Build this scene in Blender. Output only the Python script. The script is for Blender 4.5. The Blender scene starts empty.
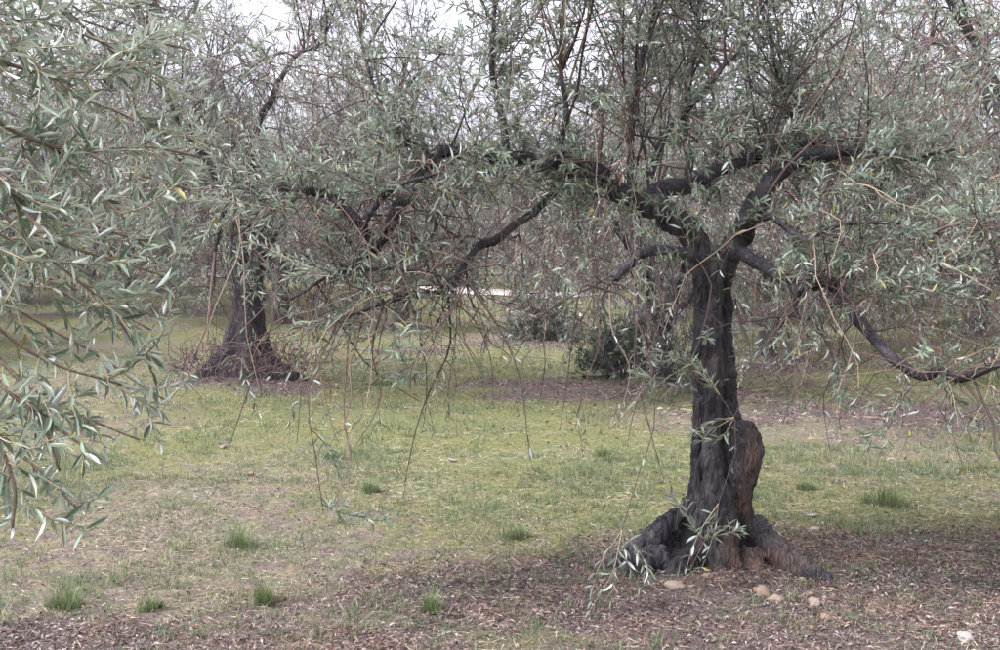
import bpy, math, random
import numpy as np
from mathutils import Matrix, Vector

# ------------------------------------------------------------------ camera, sky, sun, exposure
scene = bpy.context.scene
COL = scene.collection
F_PX, CAM_H, HORIZ = 1100.0, 1.6, 255.0          # focal length in pixels of the 1000 px wide photo
PITCH = math.atan((325.0 - HORIZ) / F_PX)

cam_d = bpy.data.cameras.new('camera')
cam_d.sensor_width = 36.0
cam_d.lens = 36.0 * F_PX / 1000.0
cam_d.clip_start, cam_d.clip_end = 0.05, 2000.0
cam = bpy.data.objects.new('camera', cam_d)
COL.objects.link(cam)
cam.location = (0, 0, CAM_H)
cam.rotation_euler = (math.radians(90) - PITCH, 0, 0)
scene.camera = cam

SUN_EL, SUN_AZ = math.radians(55), math.radians(-115)
world = bpy.data.worlds.new('World')
scene.world = world
world.use_nodes = True
wn = world.node_tree
wn.nodes.clear()
sky = wn.nodes.new('ShaderNodeTexSky')
sky.sky_type = 'NISHITA'
sky.sun_disc = False
sky.sun_elevation = SUN_EL
sky.sun_rotation = SUN_AZ
sky.dust_density = 6.0
sky.air_density = 1.0
sky.ozone_density = 1.0
hs = wn.nodes.new('ShaderNodeHueSaturation')     # closed cloud deck: nearly colourless
hs.inputs['Saturation'].default_value = 0.13
tint = wn.nodes.new('ShaderNodeMixRGB')
tint.blend_type = 'MULTIPLY'
tint.inputs['Fac'].default_value = 1.0
tint.inputs['Color2'].default_value = (0.975, 0.965, 1.095, 1)
bg = wn.nodes.new('ShaderNodeBackground')
bg.inputs['Strength'].default_value = 0.15
wo = wn.nodes.new('ShaderNodeOutputWorld')
wn.links.new(sky.outputs[0], hs.inputs['Color'])
wn.links.new(hs.outputs[0], tint.inputs['Color1'])
wn.links.new(tint.outputs[0], bg.inputs['Color'])
wn.links.new(bg.outputs[0], wo.inputs['Surface'])

sun_d = bpy.data.lights.new('sun', 'SUN')
sun_d.energy = 1.5
sun_d.angle = math.radians(28)
sun_d.color = (1.0, 0.97, 0.95)
sun = bpy.data.objects.new('sun', sun_d)
COL.objects.link(sun)
sun.rotation_euler = (math.radians(90) - SUN_EL, 0, -(math.pi + SUN_AZ))

scene.view_settings.view_transform = 'Standard'
scene.view_settings.look = 'None'
scene.view_settings.gamma = 1.0
scene.view_settings.use_curve_mapping = False
scene.view_settings.exposure = 1.62
try:
    scene.cycles.max_bounces = 6
    scene.cycles.diffuse_bounces = 3
    scene.cycles.glossy_bounces = 2
    scene.cycles.transmission_bounces = 3
    scene.cycles.caustics_reflective = False
    scene.cycles.caustics_refractive = False
except Exception:
    pass

# ------------------------------------------------------------------ maths helpers
RNG = np.random.default_rng(11)


def nrm(v):
    return v / np.maximum(np.linalg.norm(v, axis=-1, keepdims=True), 1e-9)


def hash3(i, j, k, seed):
    h = (i.astype(np.int64) * 374761393 + j.astype(np.int64) * 668265263 + k.astype(np.int64) * 2147483647 + seed * 1274126177) & 0xFFFFFFFF
    h = ((h ^ (h >> 13)) * 1274126177) & 0xFFFFFFFF
    h = ((h ^ (h >> 16)) * 2246822519) & 0xFFFFFFFF
    return ((h ^ (h >> 15)) & 0xFFFFFF) / float(0xFFFFFF)


def vnoise(p, seed=0):
    p = np.asarray(p, float)
    f = np.floor(p)
    t = p - f
    t = t * t * (3 - 2 * t)
    i, j, k = f[..., 0], f[..., 1], f[..., 2]
    out = 0
    for a in (0, 1):
        for b in (0, 1):
            for c in (0, 1):
                w = (t[..., 0] if a else 1 - t[..., 0]) * (t[..., 1] if b else 1 - t[..., 1]) * (t[..., 2] if c else 1 - t[..., 2])
                out = out + w * hash3(i + a, j + b, k + c, seed)
    return out * 2 - 1


def fbm(p, octs=4, seed=0, gain=0.5):
    p = np.asarray(p, float)
    s, a, tot = 0, 1.0, 0.0
    for o in range(octs):
        s = s + a * vnoise(p * (2.03 ** o) + 17.3 * o, seed + o)
        tot += a
        a *= gain
    return s / tot


def n2(x, y, sc, seed=0, octs=4):
    x = np.asarray(x, float)
    y = np.asarray(y, float)
    return fbm(np.stack([x * sc, y * sc, np.zeros_like(x)], -1), octs, seed)


CP, SP = math.cos(PITCH), math.sin(PITCH)


def ray_pt(px, py, Y):
    """point at depth Y (metres in front of the camera) seen at pixel px, py of the 1000x650 photo"""
    u, v = (px - 500.0) / F_PX, (325.0 - py) / F_PX
    d = np.array([u, CP + v * SP, -SP + v * CP])
    return np.array([0, 0, CAM_H]) + d * (Y / d[1])


def to_px(p):
    q = np.asarray(p, float) - np.array([0, 0, CAM_H])
    dep = q[..., 1] * CP - q[..., 2] * SP
    up = q[..., 1] * SP + q[..., 2] * CP
    dep = np.where(np.abs(dep) < 1e-4, 1e-4, dep)
    return 500 + F_PX * q[..., 0] / dep, 325 - F_PX * up / dep, dep


MOUNDS = [(1.22, 5.45, 0.75, 0.07), (-3.15, 13.5, 1.1, 0.12), (1.9, 13.4, 1.0, 0.05), (4.1, 16.4, 0.8, 0.06)]


def tz(x, y):
    x = np.asarray(x, float)
    y = np.asarray(y, float)
    z = 0.05 * n2(x, y, 0.35, 3, 2) * np.clip((y - 2) / 6, 0, 1)
    z = z + 0.022 * np.maximum(y - 30, 0) * np.clip((90 - y) / 40, 0.3, 1)
    for mx, my, r, h in MOUNDS:
        z = z + h * np.exp(-((x - mx) ** 2 + (y - my) ** 2) / (2 * (r * 0.6) ** 2))
    return z


def micro(x, y):
    return 0.014 * n2(x, y, 3.1, 21, 3) + 0.008 * n2(x, y, 14.0, 31, 2)


def ground_pt(px, py):
    u, v = (px - 500.0) / F_PX, (325.0 - py) / F_PX
    d = np.array([u, CP + v * SP, -SP + v * CP])
    t = 3.0
    for _ in range(60):
        p = np.array([0, 0, CAM_H]) + d * t
        h = p[2] - float(tz(p[0], p[1]))
        t += h * 4.0 if h < 0.5 else h * 3.0
        t = max(t, 0.5)
    return np.array([0, 0, CAM_H]) + d * t


# ------------------------------------------------------------------ ground cover masks (where litter lies, where grass grows)
LITTER = [(1.6, 5.0, 1.5, 0.95, 1.25), (0.5, 4.95, 1.3, 0.6, 1.05), (2.8, 5.5, 1.0, 0.8, 0.8), (-3.1, 13.2, 1.2, 0.9, 0.9), (1.6, 13.2, 1.8, 1.1, 0.9), (3.6, 10.8, 1.9, 1.3, 0.75),
          (-1.9, 18.5, 1.4, 1.2, 0.6), (4.3, 16.0, 1.5, 1.2, 0.5), (-1.7, 4.4, 0.9, 0.3, 0.8), (-0.2, 4.45, 1.2, 0.35, 0.9), (-9.5, 29, 2.4, 1.6, 0.8), (0.6, 20, 1.6, 1.4, 0.5)]


def litter_mask(x, y):
    m = np.zeros_like(np.asarray(x, float))
    for cx, cy, rx, ry, a in LITTER:
        m = np.maximum(m, a * np.exp(-0.5 * (((x - cx) / rx) ** 2 + ((y - cy) / ry) ** 2) ** 1.3))
    m = m * (1 + 0.9 * n2(x, y, 1.6, 5, 4)) + 0.30 * n2(x, y, 1.1, 15, 4) + 0.25 * n2(x, y, 5.0, 6, 3)
    return np.clip((m - 0.16) / 0.75, 0, 1)


def lush_mask(x, y):
    m = 0.66 + 0.9 * n2(x, y, 0.55, 8, 4)
    m = m + 0.45 * np.exp(-0.5 * (((x + 0.4) / 1.6) ** 2 + ((y - 9.3) / 1.8) ** 2))
    m = m + 0.3 * np.exp(-0.5 * (((x + 1.2) / 3.0) ** 2 + ((y - 14.0) / 3.0) ** 2))
    m = m - 0.28 * np.exp(-0.5 * (((x + 1.0) / 1.2) ** 2 + ((y - 5.6) / 0.9) ** 2))
    m = m - 0.12 * np.exp(-0.5 * (((x + 1.6) / 1.3) ** 2 + ((y - 7.2) / 1.2) ** 2))
    return np.clip(m, 0, 1)


# ------------------------------------------------------------------ mesh helpers
def mesh_np(name, verts, quads=None, tris=None, mats=(), smooth=False):
    me = bpy.data.meshes.new(name)
    verts = np.ascontiguousarray(verts, dtype=np.float32).reshape(-1, 3)
    nq = 0 if quads is None else len(quads)
    nt = 0 if tris is None else len(tris)
    idx = []
    if nq:
        idx.append(np.asarray(quads, np.int32).reshape(-1))
    if nt:
        idx.append(np.asarray(tris, np.int32).reshape(-1))
    idx = np.concatenate(idx)
    tot = np.concatenate([np.full(nq, 4, np.int32), np.full(nt, 3, np.int32)])
    st = np.concatenate([[0], np.cumsum(tot)[:-1]]).astype(np.int32)
    me.vertices.add(len(verts))
    me.vertices.foreach_set('co', verts.reshape(-1))
    me.loops.add(len(idx))
    me.loops.foreach_set('vertex_index', idx)
    me.polygons.add(nq + nt)
    me.polygons.foreach_set('loop_start', st)
    try:
        me.polygons.foreach_set('loop_total', tot)
    except Exception:
        pass
    if smooth:
        me.polygons.foreach_set('use_smooth', np.ones(nq + nt, bool))
    for m in mats:
        me.materials.append(m)
    me.update(calc_edges=True)
    return me


def link(name, me, parent=None, loc=None, **props):
    o = bpy.data.objects.new(name, me)
    COL.objects.link(o)
    if parent is not None:
        o.parent = parent
    if loc is not None:
        o.location = [float(c) for c in loc]
    for k, v in props.items():
        o[k] = v
    return o


def thing(name, loc, label, category, group=None):
    o = bpy.data.objects.new(name, None)
    COL.objects.link(o)
    o.empty_display_size = 0.2
    o.location = [float(c) for c in loc]
    o['label'] = label
    o['category'] = category
    if group:
        o['group'] = group
    return o


def add_attr(me, name, vals):
    a = me.attributes.new(name, 'FLOAT', 'POINT')
    a.data.foreach_set('value', np.asarray(vals, np.float32))


def spline(pts, n):
    """Catmull-Rom through control rows (any width), n samples"""
    p = np.asarray(pts, float)
    p = np.vstack([2 * p[0] - p[1], p, 2 * p[-1] - p[-2]])
    m = len(p) - 3
    t = np.linspace(0, m, n)
    i = np.minimum(t.astype(int), m - 1)
    f = (t - i)[:, None]
    a, b, c, d = p[i], p[i + 1], p[i + 2], p[i + 3]
    return 0.5 * (2 * b + (c - a) * f + (2 * a - 5 * b + 4 * c - d) * f ** 2 + (3 * b - a - 3 * c + d) * f ** 3)


def tubes(P, R, sides, seed=0, knob=0.0, cap=False):
    """P (N,K,3), R (N,K): batch of N tubes -> verts, quads, tris"""
    P = np.asarray(P, float)
    R = np.asarray(R, float)
    N, K, _ = P.shape
    T = np.empty_like(P)
    T[:, 1:-1] = P[:, 2:] - P[:, :-2]
    T[:, 0] = P[:, 1] - P[:, 0]
    T[:, -1] = P[:, -1] - P[:, -2]
    T = nrm(T)
    rng = np.random.default_rng(seed + 5)
    mean = nrm(P[:, -1] - P[:, 0])
    ref = nrm(np.cross(mean, rng.normal(size=(N, 3))))
    U = np.cross(T, ref[:, None, :])
    bad = np.linalg.norm(U, axis=-1, keepdims=True) < 0.05
    U = np.where(bad, np.cross(T, mean[:, None, :] + 0.3), U)
    U = nrm(U)
    V = np.cross(T, U)
    th = np.linspace(0, 2 * np.pi, sides, endpoint=False)
    ring = U[:, :, None, :] * np.cos(th)[None, None, :, None] + V[:, :, None, :] * np.sin(th)[None, None, :, None]
    verts = P[:, :, None, :] + ring * R[:, :, None, None]
    if knob > 0:
        nz = fbm(verts * 9.0, 3, seed + 40) + 0.5 * fbm(verts * 30.0, 2, seed + 50)
        verts = verts + ring * (R[:, :, None] * knob * nz)[..., None]
    base = (np.arange(N) * K * sides)[:, None, None]
    k = (np.arange(K - 1) * sides)[None, :, None]
    s = np.arange(sides)[None, None, :]
    s2 = (s + 1) % sides
    q = np.stack([base + k + s, base + k + s2, base + k + sides + s2, base + k + sides + s], -1).reshape(-1, 4)
    tris = None
    vv = verts.reshape(-1, 3)
    if cap:
        ends = np.concatenate([P[:, 0], P[:, -1]])
        c0 = len(vv) + np.arange(N)
        c1 = c0 + N
        vv = np.vstack([vv, ends])
        s, s2 = np.arange(sides)[None], ((np.arange(sides) + 1) % sides)[None]
        b0 = (np.arange(N) * K * sides)[:, None]
        b1 = b0 + (K - 1) * sides
        t0 = np.stack([np.broadcast_to(c0[:, None], (N, sides)), b0 + s2, b0 + s], -1).reshape(-1, 3)
        t1 = np.stack([np.broadcast_to(c1[:, None], (N, sides)), b1 + s, b1 + s2], -1).reshape(-1, 3)
        tris = np.vstack([t0, t1])
    return vv, q, tris


def fused(strands, voxel, disp=0.02, seed=0, fscale=(11, 11, 3.2), mat=None, name='trunk', base=(0, 0, 0)):
    """a gnarled trunk: tapered strands melted into one skin, then furrowed"""
    V, Q, T, off = [], [], [], 0
    for s in strands:
        c = spline(s, 26)
        v, q, t = tubes(c[None, :, :3], np.maximum(c[None, :, 3], 0.006), 14, seed, 0.10, True)
        V.append(v); Q.append(q + off); T.append(t + off)
        off += len(v)
    me = mesh_np(name + '_raw', np.vstack(V), np.vstack(Q), np.vstack(T))
    ob = bpy.data.objects.new('raw', me)
    COL.objects.link(ob)
    md = ob.modifiers.new('r', 'REMESH')
    md.mode = 'VOXEL'
    md.voxel_size = voxel
    sm = ob.modifiers.new('s', 'SMOOTH')
    sm.factor = 0.5
    sm.iterations = 2
    dg = bpy.context.evaluated_depsgraph_get()
    out = bpy.data.meshes.new_from_object(ob.evaluated_get(dg))
    bpy.data.objects.remove(ob)
    n = len(out.vertices)
    co = np.empty(n * 3, np.float32); out.vertices.foreach_get('co', co); co = co.reshape(-1, 3)
    no = np.empty(n * 3, np.float32); out.vertices.foreach_get('normal', no); no = no.reshape(-1, 3)
    w = co + 0.05 * np.stack([fbm(co * 4, 2, seed + 1), fbm(co * 4, 2, seed + 2), fbm(co * 4, 2, seed + 3)], -1)
    fur = 1 - 2 * np.abs(fbm(w * np.array(fscale), 3, seed + 9))          # ridged, stretched upwards
    lump = fbm(co * 6.0, 3, seed + 13)
    fine = fbm(co * np.array([52, 52, 26]), 2, seed + 17)
    co = co + no * (disp * (0.9 * fur - 0.45) + 0.8 * disp * lump + 0.34 * disp * fine)[:, None]
    co = co - np.asarray(base, np.float32)
    out.vertices.foreach_set('co', co.astype(np.float32).reshape(-1))
    out.polygons.foreach_set('use_smooth', np.ones(len(out.polygons), bool))
    out.materials.clear()
    out.materials.append(mat)
    out.update()
    out.name = name
    return out


# ------------------------------------------------------------------ materials
def new_mat(name):
    m = bpy.data.materials.new(name)
    m.use_nodes = True
    nt = m.node_tree
    nt.nodes.clear()
    return m, nt


class NT:
    def __init__(self, nt):
        self.nt = nt

    def n(self, kind, **kw):
        node = self.nt.nodes.new(kind)
        for k, v in kw.items():
            if k.startswith('i_'):
                node.inputs[k[2:].replace('_', ' ')].default_value = v
            else:
                setattr(node, k, v)
        return node

    def l(self, a, b):
        self.nt.links.new(a, b)

    def math(self, op, a, b=None, c=None, clamp=False):
        m = self.n('ShaderNodeMath', operation=op, use_clamp=clamp)
        for i, v in enumerate((a, b, c)):
            if v is None:
                continue
            if isinstance(v, (int, float)):
                m.inputs[i].default_value = v
            else:
                self.l(v, m.inputs[i])
        return m.outputs[0]

    def mix(self, fac, a, b, blend='MIX'):
        m = self.n('ShaderNodeMixRGB', blend_type=blend)
        for i, v in enumerate((fac, a, b)):
            if isinstance(v, (int, float)):
                m.inputs[i].default_value = v
            elif isinstance(v, tuple):
                m.inputs[i].default_value = (*v, 1)
            else:
                self.l(v, m.inputs[i])
        return m.outputs[0]

    def noise(self, vec, scale, detail=4, rough=0.55):
        t = self.n('ShaderNodeTexNoise')
        t.inputs['Scale'].default_value = scale
        t.inputs['Detail'].default_value = detail
        t.inputs['Roughness'].default_value = rough
        if vec is not None:
            self.l(vec, t.inputs['Vector'])
        return t.outputs['Fac']

    def ramp(self, fac, stops):
        r = self.n('ShaderNodeValToRGB')
        el = r.color_ramp.elements
        while len(el) < len(stops):
            el.new(0.5)
        for e, (p, c) in zip(el, stops):
            e.position = p
            e.color = (*c, 1) if len(c) == 3 else c
        self.l(fac, r.inputs[0])
        return r.outputs[0]

    def out(self, sh):
        o = self.n('ShaderNodeOutputMaterial')
        self.l(sh, o.inputs['Surface'])


def leaf_mat(name, top, top2, under, yellow=0.02, transl=0.22, rough=0.42):
    m, nt = new_mat(name)
    N = NT(nt)
    geo = N.n('ShaderNodeNewGeometry')
    oi = N.n('ShaderNodeObjectInfo')
    r = N.math('FRACT', N.math('ADD', geo.outputs['Random Per Island'], N.math('MULTIPLY', oi.outputs['Random'], 3.7)))
    r2 = N.math('FRACT', N.math('MULTIPLY', r, 17.31))
    up = N.mix(r, top, top2)
    up = N.mix(N.math('LESS_THAN', r2, yellow), up, (0.42, 0.36, 0.10))
    c = N.mix(geo.outputs['Backfacing'], up, under)
    v = N.math('MULTIPLY_ADD', r2, 0.8, 0.68)
    vv = N.n('ShaderNodeCombineColor')
    for i in range(3):
        N.l(v, vv.inputs[i])
    c = N.mix(1.0, c, vv.outputs[0], 'MULTIPLY')
    p = N.n('ShaderNodeBsdfPrincipled')
    N.l(c, p.inputs['Base Color'])
    p.inputs['Roughness'].default_value = rough
    p.inputs['Specular IOR Level'].default_value = 0.5
    t = N.n('ShaderNodeBsdfTranslucent')
    N.l(N.mix(0.4, c, (0.20, 0.25, 0.13)), t.inputs['Color'])
    mx = N.n('ShaderNodeMixShader')
    mx.inputs[0].default_value = transl
    N.l(p.outputs[0], mx.inputs[1])
    N.l(t.outputs[0], mx.inputs[2])
    N.out(mx.outputs[0])
    return m


def bark_mat(name, dark, light, warm, scale=1.0, bump=0.6, warm_amt=0.25):
    m, nt = new_mat(name)
    N = NT(nt)
    tc = N.n('ShaderNodeTexCoord')
    mp = N.n('ShaderNodeMapping')
    mp.inputs['Scale'].default_value = (scale, scale, scale * 0.2)
    N.l(tc.outputs['Object'], mp.inputs['Vector'])
    v = N.n('ShaderNodeTexVoronoi', feature='DISTANCE_TO_EDGE')
    v.inputs['Scale'].default_value = 34
    wob = N.n('ShaderNodeTexNoise')
    wob.inputs['Scale'].default_value = 9
    N.l(mp.outputs[0], wob.inputs['Vector'])
    warp = N.n('ShaderNodeVectorMath', operation='MULTIPLY_ADD')
    warp.inputs[1].default_value = (0.12, 0.12, 0.12)
    N.l(wob.outputs['Color'], warp.inputs[0])
    N.l(mp.outputs[0], warp.inputs[2])
    N.l(warp.outputs[0], v.inputs['Vector'])
    a = N.noise(tc.outputs['Object'], 5 * scale, 6, 0.65)
    b = N.noise(mp.outputs[0], 60, 5, 0.7)
    c2 = N.noise(tc.outputs['Object'], 2.3 * scale, 3)
    edge = N.math('SMOOTHSTEP', v.outputs['Distance'], 0.0, 0.18) if False else N.math('MULTIPLY', v.outputs['Distance'], 5.0, clamp=True)
    lum = N.math('ADD', N.math('MULTIPLY', a, 0.75), N.math('MULTIPLY', b, 0.35))
    col = N.mix(N.ramp(lum, [(0.47, (0, 0, 0)), (0.72, (1, 1, 1))]), dark, light)
    col = N.mix(N.math('MULTIPLY', N.ramp(c2, [(0.52, (0, 0, 0)), (0.66, (1, 1, 1))]), warm_amt), col, warm)
    lich = N.noise(tc.outputs['Object'], 13 * scale, 5, 0.7)
    col = N.mix(N.ramp(lich, [(0.58, (0, 0, 0)), (0.70, (.45, .45, .45))]), col, (0.17, 0.17, 0.155))
    wd = N.n('ShaderNodeAttribute', attribute_name='wood').outputs['Fac']
    col = N.mix(N.math('MULTIPLY', wd, 0.75), col, N.mix(b, (0.055, 0.030, 0.022), (0.20, 0.115, 0.075)))
    p = N.n('ShaderNodeBsdfPrincipled')
    N.l(col, p.inputs['Base Color'])
    p.inputs['Roughness'].default_value = 0.75
    p.inputs['Specular IOR Level'].default_value = 0.35
    h = N.math('ADD', N.math('MULTIPLY', edge, 0.6), N.math('MULTIPLY', b, 0.6))
    bp = N.n('ShaderNodeBump')
    bp.inputs['Strength'].default_value = bump
    bp.inputs['Distance'].default_value = 0.016
    N.l(h, bp.inputs['Height'])
    N.l(bp.outputs[0], p.inputs['Normal'])
    N.out(p.outputs[0])
    return m


def island_mat(name, stops, rough=0.8, spec=0.3, mul=None, transl=0.0):
    """one colour per loose piece, picked at random from a ramp"""
    m, nt = new_mat(name)
    N = NT(nt)
    geo = N.n('ShaderNodeNewGeometry')
    c = N.ramp(geo.outputs['Random Per Island'], stops)
    if mul:
        tc = N.n('ShaderNodeTexCoord')
        f = N.noise(tc.outputs['Object'], mul[0], 3)
        c = N.mix(N.ramp(f, [(0.35, (0, 0, 0)), (0.65, (1, 1, 1))]), c, N.mix(0.6, c, mul[1]))
    p = N.n('ShaderNodeBsdfPrincipled')
    N.l(c, p.inputs['Base Color'])
    p.inputs['Roughness'].default_value = rough
    p.inputs['Specular IOR Level'].default_value = spec
    if transl > 0:
        t = N.n('ShaderNodeBsdfTranslucent')
        N.l(c, t.inputs['Color'])
        mx = N.n('ShaderNodeMixShader')
        mx.inputs[0].default_value = transl
        N.l(p.outputs[0], mx.inputs[1])
        N.l(t.outputs[0], mx.inputs[2])
        N.out(mx.outputs[0])
    else:
        N.out(p.outputs[0])
    return m


def ground_mat():
    m, nt = new_mat('ground')
    N = NT(nt)
    tc = N.n('ShaderNodeTexCoord')
    P = tc.outputs['Object']
    la = N.n('ShaderNodeAttribute', attribute_name='litter').outputs['Fac']
    ga = N.n('ShaderNodeAttribute', attribute_name='lush').outputs['Fac']
    f1 = N.noise(P, 1.7, 6, 0.65)
    f2 = N.noise(P, 26, 6, 0.7)
    f3 = N.noise(P, 110, 4, 0.7)
    f4 = N.noise(P, 7, 5, 0.6)
    soil = N.mix(N.ramp(f2, [(0.35, (0, 0, 0)), (0.7, (1, 1, 1))]), (0.070, 0.053, 0.047), (0.21, 0.165, 0.145))
    straw = N.mix(N.ramp(f3, [(0.35, (0, 0, 0)), (0.65, (1, 1, 1))]), (0.080, 0.074, 0.044), (0.235, 0.212, 0.140))
    moss = N.mix(N.ramp(f2, [(0.3, (0, 0, 0)), (0.7, (1, 1, 1))]), (0.054, 0.064, 0.022), (0.190, 0.190, 0.076))
    lit = N.mix(N.ramp(f3, [(0.38, (0, 0, 0)), (0.62, (1, 1, 1))]), (0.040, 0.029, 0.029), (0.150, 0.112, 0.106))
    c = N.mix(N.ramp(f4, [(0.38, (0, 0, 0)), (0.6, (1, 1, 1))]), soil, straw)
    g = N.math('ADD', ga, N.math('MULTIPLY', N.math('SUBTRACT', f4, 0.5), 1.6))
    c = N.mix(N.ramp(g, [(0.25, (0, 0, 0)), (0.75, (1, 1, 1))]), c, moss)
    l2 = N.math('ADD', la, N.math('MULTIPLY', N.math('SUBTRACT', f2, 0.5), 0.9))
    c = N.mix(N.ramp(l2, [(0.25, (0, 0, 0)), (0.65, (1, 1, 1))]), c, lit)
    f5 = N.noise(P, 4.3, 5, 0.7)
    f6 = N.noise(P, 48, 5, 0.75)
    f7 = N.noise(P, 0.9, 4, 0.6)
    c = N.mix(N.ramp(f5, [(0.55, (0, 0, 0)), (0.72, (.55, .55, .55))]), c, (0.24, 0.155, 0.10))
    c = N.mix(N.ramp(f7, [(0.5, (0, 0, 0)), (0.68, (.5, .5, .5))]), c, N.mix(0.5, c, (0.07, 0.12, 0.075)))
    c = N.mix(1.0, c, N.ramp(f6, [(0.30, (.38, .36, .37)), (0.52, (1, 1, 1)), (0.70, (1.0, 1.0, 1.0))]), 'MULTIPLY')
    c = N.mix(N.ramp(f6, [(0.60, (0, 0, 0)), (0.70, (.6, .6, .6))]), c, (0.40, 0.35, 0.29))
    p = N.n('ShaderNodeBsdfPrincipled')
    N.l(c, p.inputs['Base Color'])
    p.inputs['Roughness'].default_value = 0.95
    p.inputs['Specular IOR Level'].default_value = 0.15
    bp = N.n('ShaderNodeBump')
    bp.inputs['Strength'].default_value = 0.8
    bp.inputs['Distance'].default_value = 0.02
    N.l(N.math('ADD', f2, N.math('MULTIPLY', f3, 0.5)), bp.inputs['Height'])
    N.l(bp.outputs[0], p.inputs['Normal'])
    N.out(p.outputs[0])
    return m


def stone_mat(name, a, b):
    m, nt = new_mat(name)
    N = NT(nt)
    tc = N.n('ShaderNodeTexCoord')
    oi = N.n('ShaderNodeObjectInfo')
    f = N.noise(tc.outputs['Object'], 22, 6, 0.65)
    c = N.mix(N.ramp(f, [(0.40, (0, 0, 0)), (0.62, (1, 1, 1))]), a, b)
    c = N.mix(N.math('MULTIPLY', oi.outputs['Random'], 0.4), c, (0.30, 0.25, 0.22))
    p = N.n('ShaderNodeBsdfPrincipled')
    N.l(c, p.inputs['Base Color'])
    p.inputs['Roughness'].default_value = 0.9
    bp = N.n('ShaderNodeBump')
    bp.inputs['Strength'].default_value = 0.5
    bp.inputs['Distance'].default_value = 0.004
    N.l(f, bp.inputs['Height'])
    N.l(bp.outputs[0], p.inputs['Normal'])
    N.out(p.outputs[0])
    return m


M_LEAF = leaf_mat('olive_leaf', (0.062, 0.102, 0.060), (0.155, 0.195, 0.132), (0.39, 0.42, 0.38), 0.025)
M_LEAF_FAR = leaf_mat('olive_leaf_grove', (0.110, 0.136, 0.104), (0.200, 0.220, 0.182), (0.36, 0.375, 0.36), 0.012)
M_LEAF_DARK = leaf_mat('shrub_leaf', (0.030, 0.048, 0.030), (0.060, 0.080, 0.050), (0.10, 0.12, 0.09), 0.0, 0.12)
M_BARK = bark_mat('bark_old', (0.004, 0.0038, 0.0055), (0.085, 0.077, 0.082), (0.15, 0.080, 0.050), 1.0, 1.0, 0.32)
M_BARK_B = bark_mat('bark_stump', (0.004, 0.0035, 0.005), (0.034, 0.027, 0.028), (0.055, 0.032, 0.026), 0.6, 1.0, 0.4)
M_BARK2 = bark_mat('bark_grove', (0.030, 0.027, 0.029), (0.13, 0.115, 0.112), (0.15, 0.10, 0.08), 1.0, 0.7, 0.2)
M_LIMB = bark_mat('bark_limb', (0.010, 0.009, 0.012), (0.092, 0.083, 0.092), (0.13, 0.105, 0.105), 1.6, 0.6, 0.3)
M_TWIG = island_mat('twig', [(0.0, (0.036, 0.025, 0.028)), (0.5, (0.098, 0.060, 0.058)), (0.85, (0.165, 0.108, 0.092)), (1.0, (0.28, 0.225, 0.15))], 0.7)
M_TWIG2 = bark_mat('bark_bough', (0.12, 0.085, 0.065), (0.27, 0.21, 0.15), (0.22, 0.15, 0.12), 3.0, 0.3, 0.4)
M_SHOOT = island_mat('shoot', [(0.0, (0.17, 0.13, 0.09)), (0.6, (0.28, 0.23, 0.15)), (1.0, (0.37, 0.32, 0.20))], 0.6)
M_GROUND = ground_mat()
M_GRASS = island_mat('grass', [(0.0, (0.062, 0.104, 0.042)), (0.45, (0.120, 0.155, 0.068)), (0.7, (0.21, 0.215, 0.115)), (0.88, (0.33, 0.30, 0.19)), (1.0, (0.44, 0.40, 0.30))], 0.65, 0.3, (1.4, (0.085, 0.15, 0.075)), 0.4)
M_TUFT = island_mat('tuft', [(0.0, (0.075, 0.125, 0.045)), (0.5, (0.14, 0.195, 0.080)), (0.85, (0.22, 0.25, 0.12)), (1.0, (0.40, 0.36, 0.22))], 0.5, 0.4, None, 0.4)
M_LITTER = island_mat('litter', [(0.0, (0.028, 0.021, 0.024)), (0.35, (0.072, 0.051, 0.050)), (0.65, (0.145, 0.107, 0.100)), (0.88, (0.25, 0.198, 0.185)), (1.0, (0.42, 0.38, 0.36))], 0.75, 0.3, (2.2, (0.20, 0.12, 0.075)))
M_STRAW = island_mat('straw', [(0.0, (0.20, 0.155, 0.10)), (0.5, (0.33, 0.28, 0.19)), (1.0, (0.50, 0.46, 0.36))], 0.7)
M_STONE = stone_mat('stone_tan', (0.085, 0.062, 0.046), (0.25, 0.18, 0.12))
M_STONE_W = stone_mat('stone_pale', (0.14, 0.125, 0.115), (0.33, 0.305, 0.285))
M_TRACK = stone_mat('track_gravel', (0.33, 0.28, 0.26), (0.48, 0.43, 0.41))

# ------------------------------------------------------------------ the setting: ground, track
def axis(knots):
    out = []
    for a, b, st in knots:
        out.append(np.arange(a, b, st))
    return np.concatenate(out + [[knots[-1][1]]])


gx = axis([(-600, -80, 65), (-80, -20, 4), (-20, -6, 0.6), (-6, 6, 0.055), (6, 20, 0.6), (20, 80, 4), (80, 600, 65)])
gy = axis([(-200, -20, 30), (-20, 3.5, 1.0), (3.5, 8.5, 0.045), (8.5, 16, 0.09), (16, 40, 0.35), (40, 120, 3), (120, 900, 80)])
GX, GY = np.meshgrid(gx, gy)
GZ = tz(GX, GY) + micro(GX, GY) * np.clip(1.6 - np.abs(GY - 9) / 14, 0, 1)
nx, ny = len(gx), len(gy)
ii = np.arange(nx - 1)[None, :] + (np.arange(ny - 1) * nx)[:, None]
quads = np.stack([ii, ii + 1, ii + nx + 1, ii + nx], -1).reshape(-1, 4)
g_me = mesh_np('ground', np.stack([GX, GY, GZ], -1), quads, None, [M_GROUND], True)
add_attr(g_me, 'litter', litter_mask(GX.ravel(), GY.ravel()))
add_attr(g_me, 'lush', lush_mask(GX.ravel(), GY.ravel()))
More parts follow.
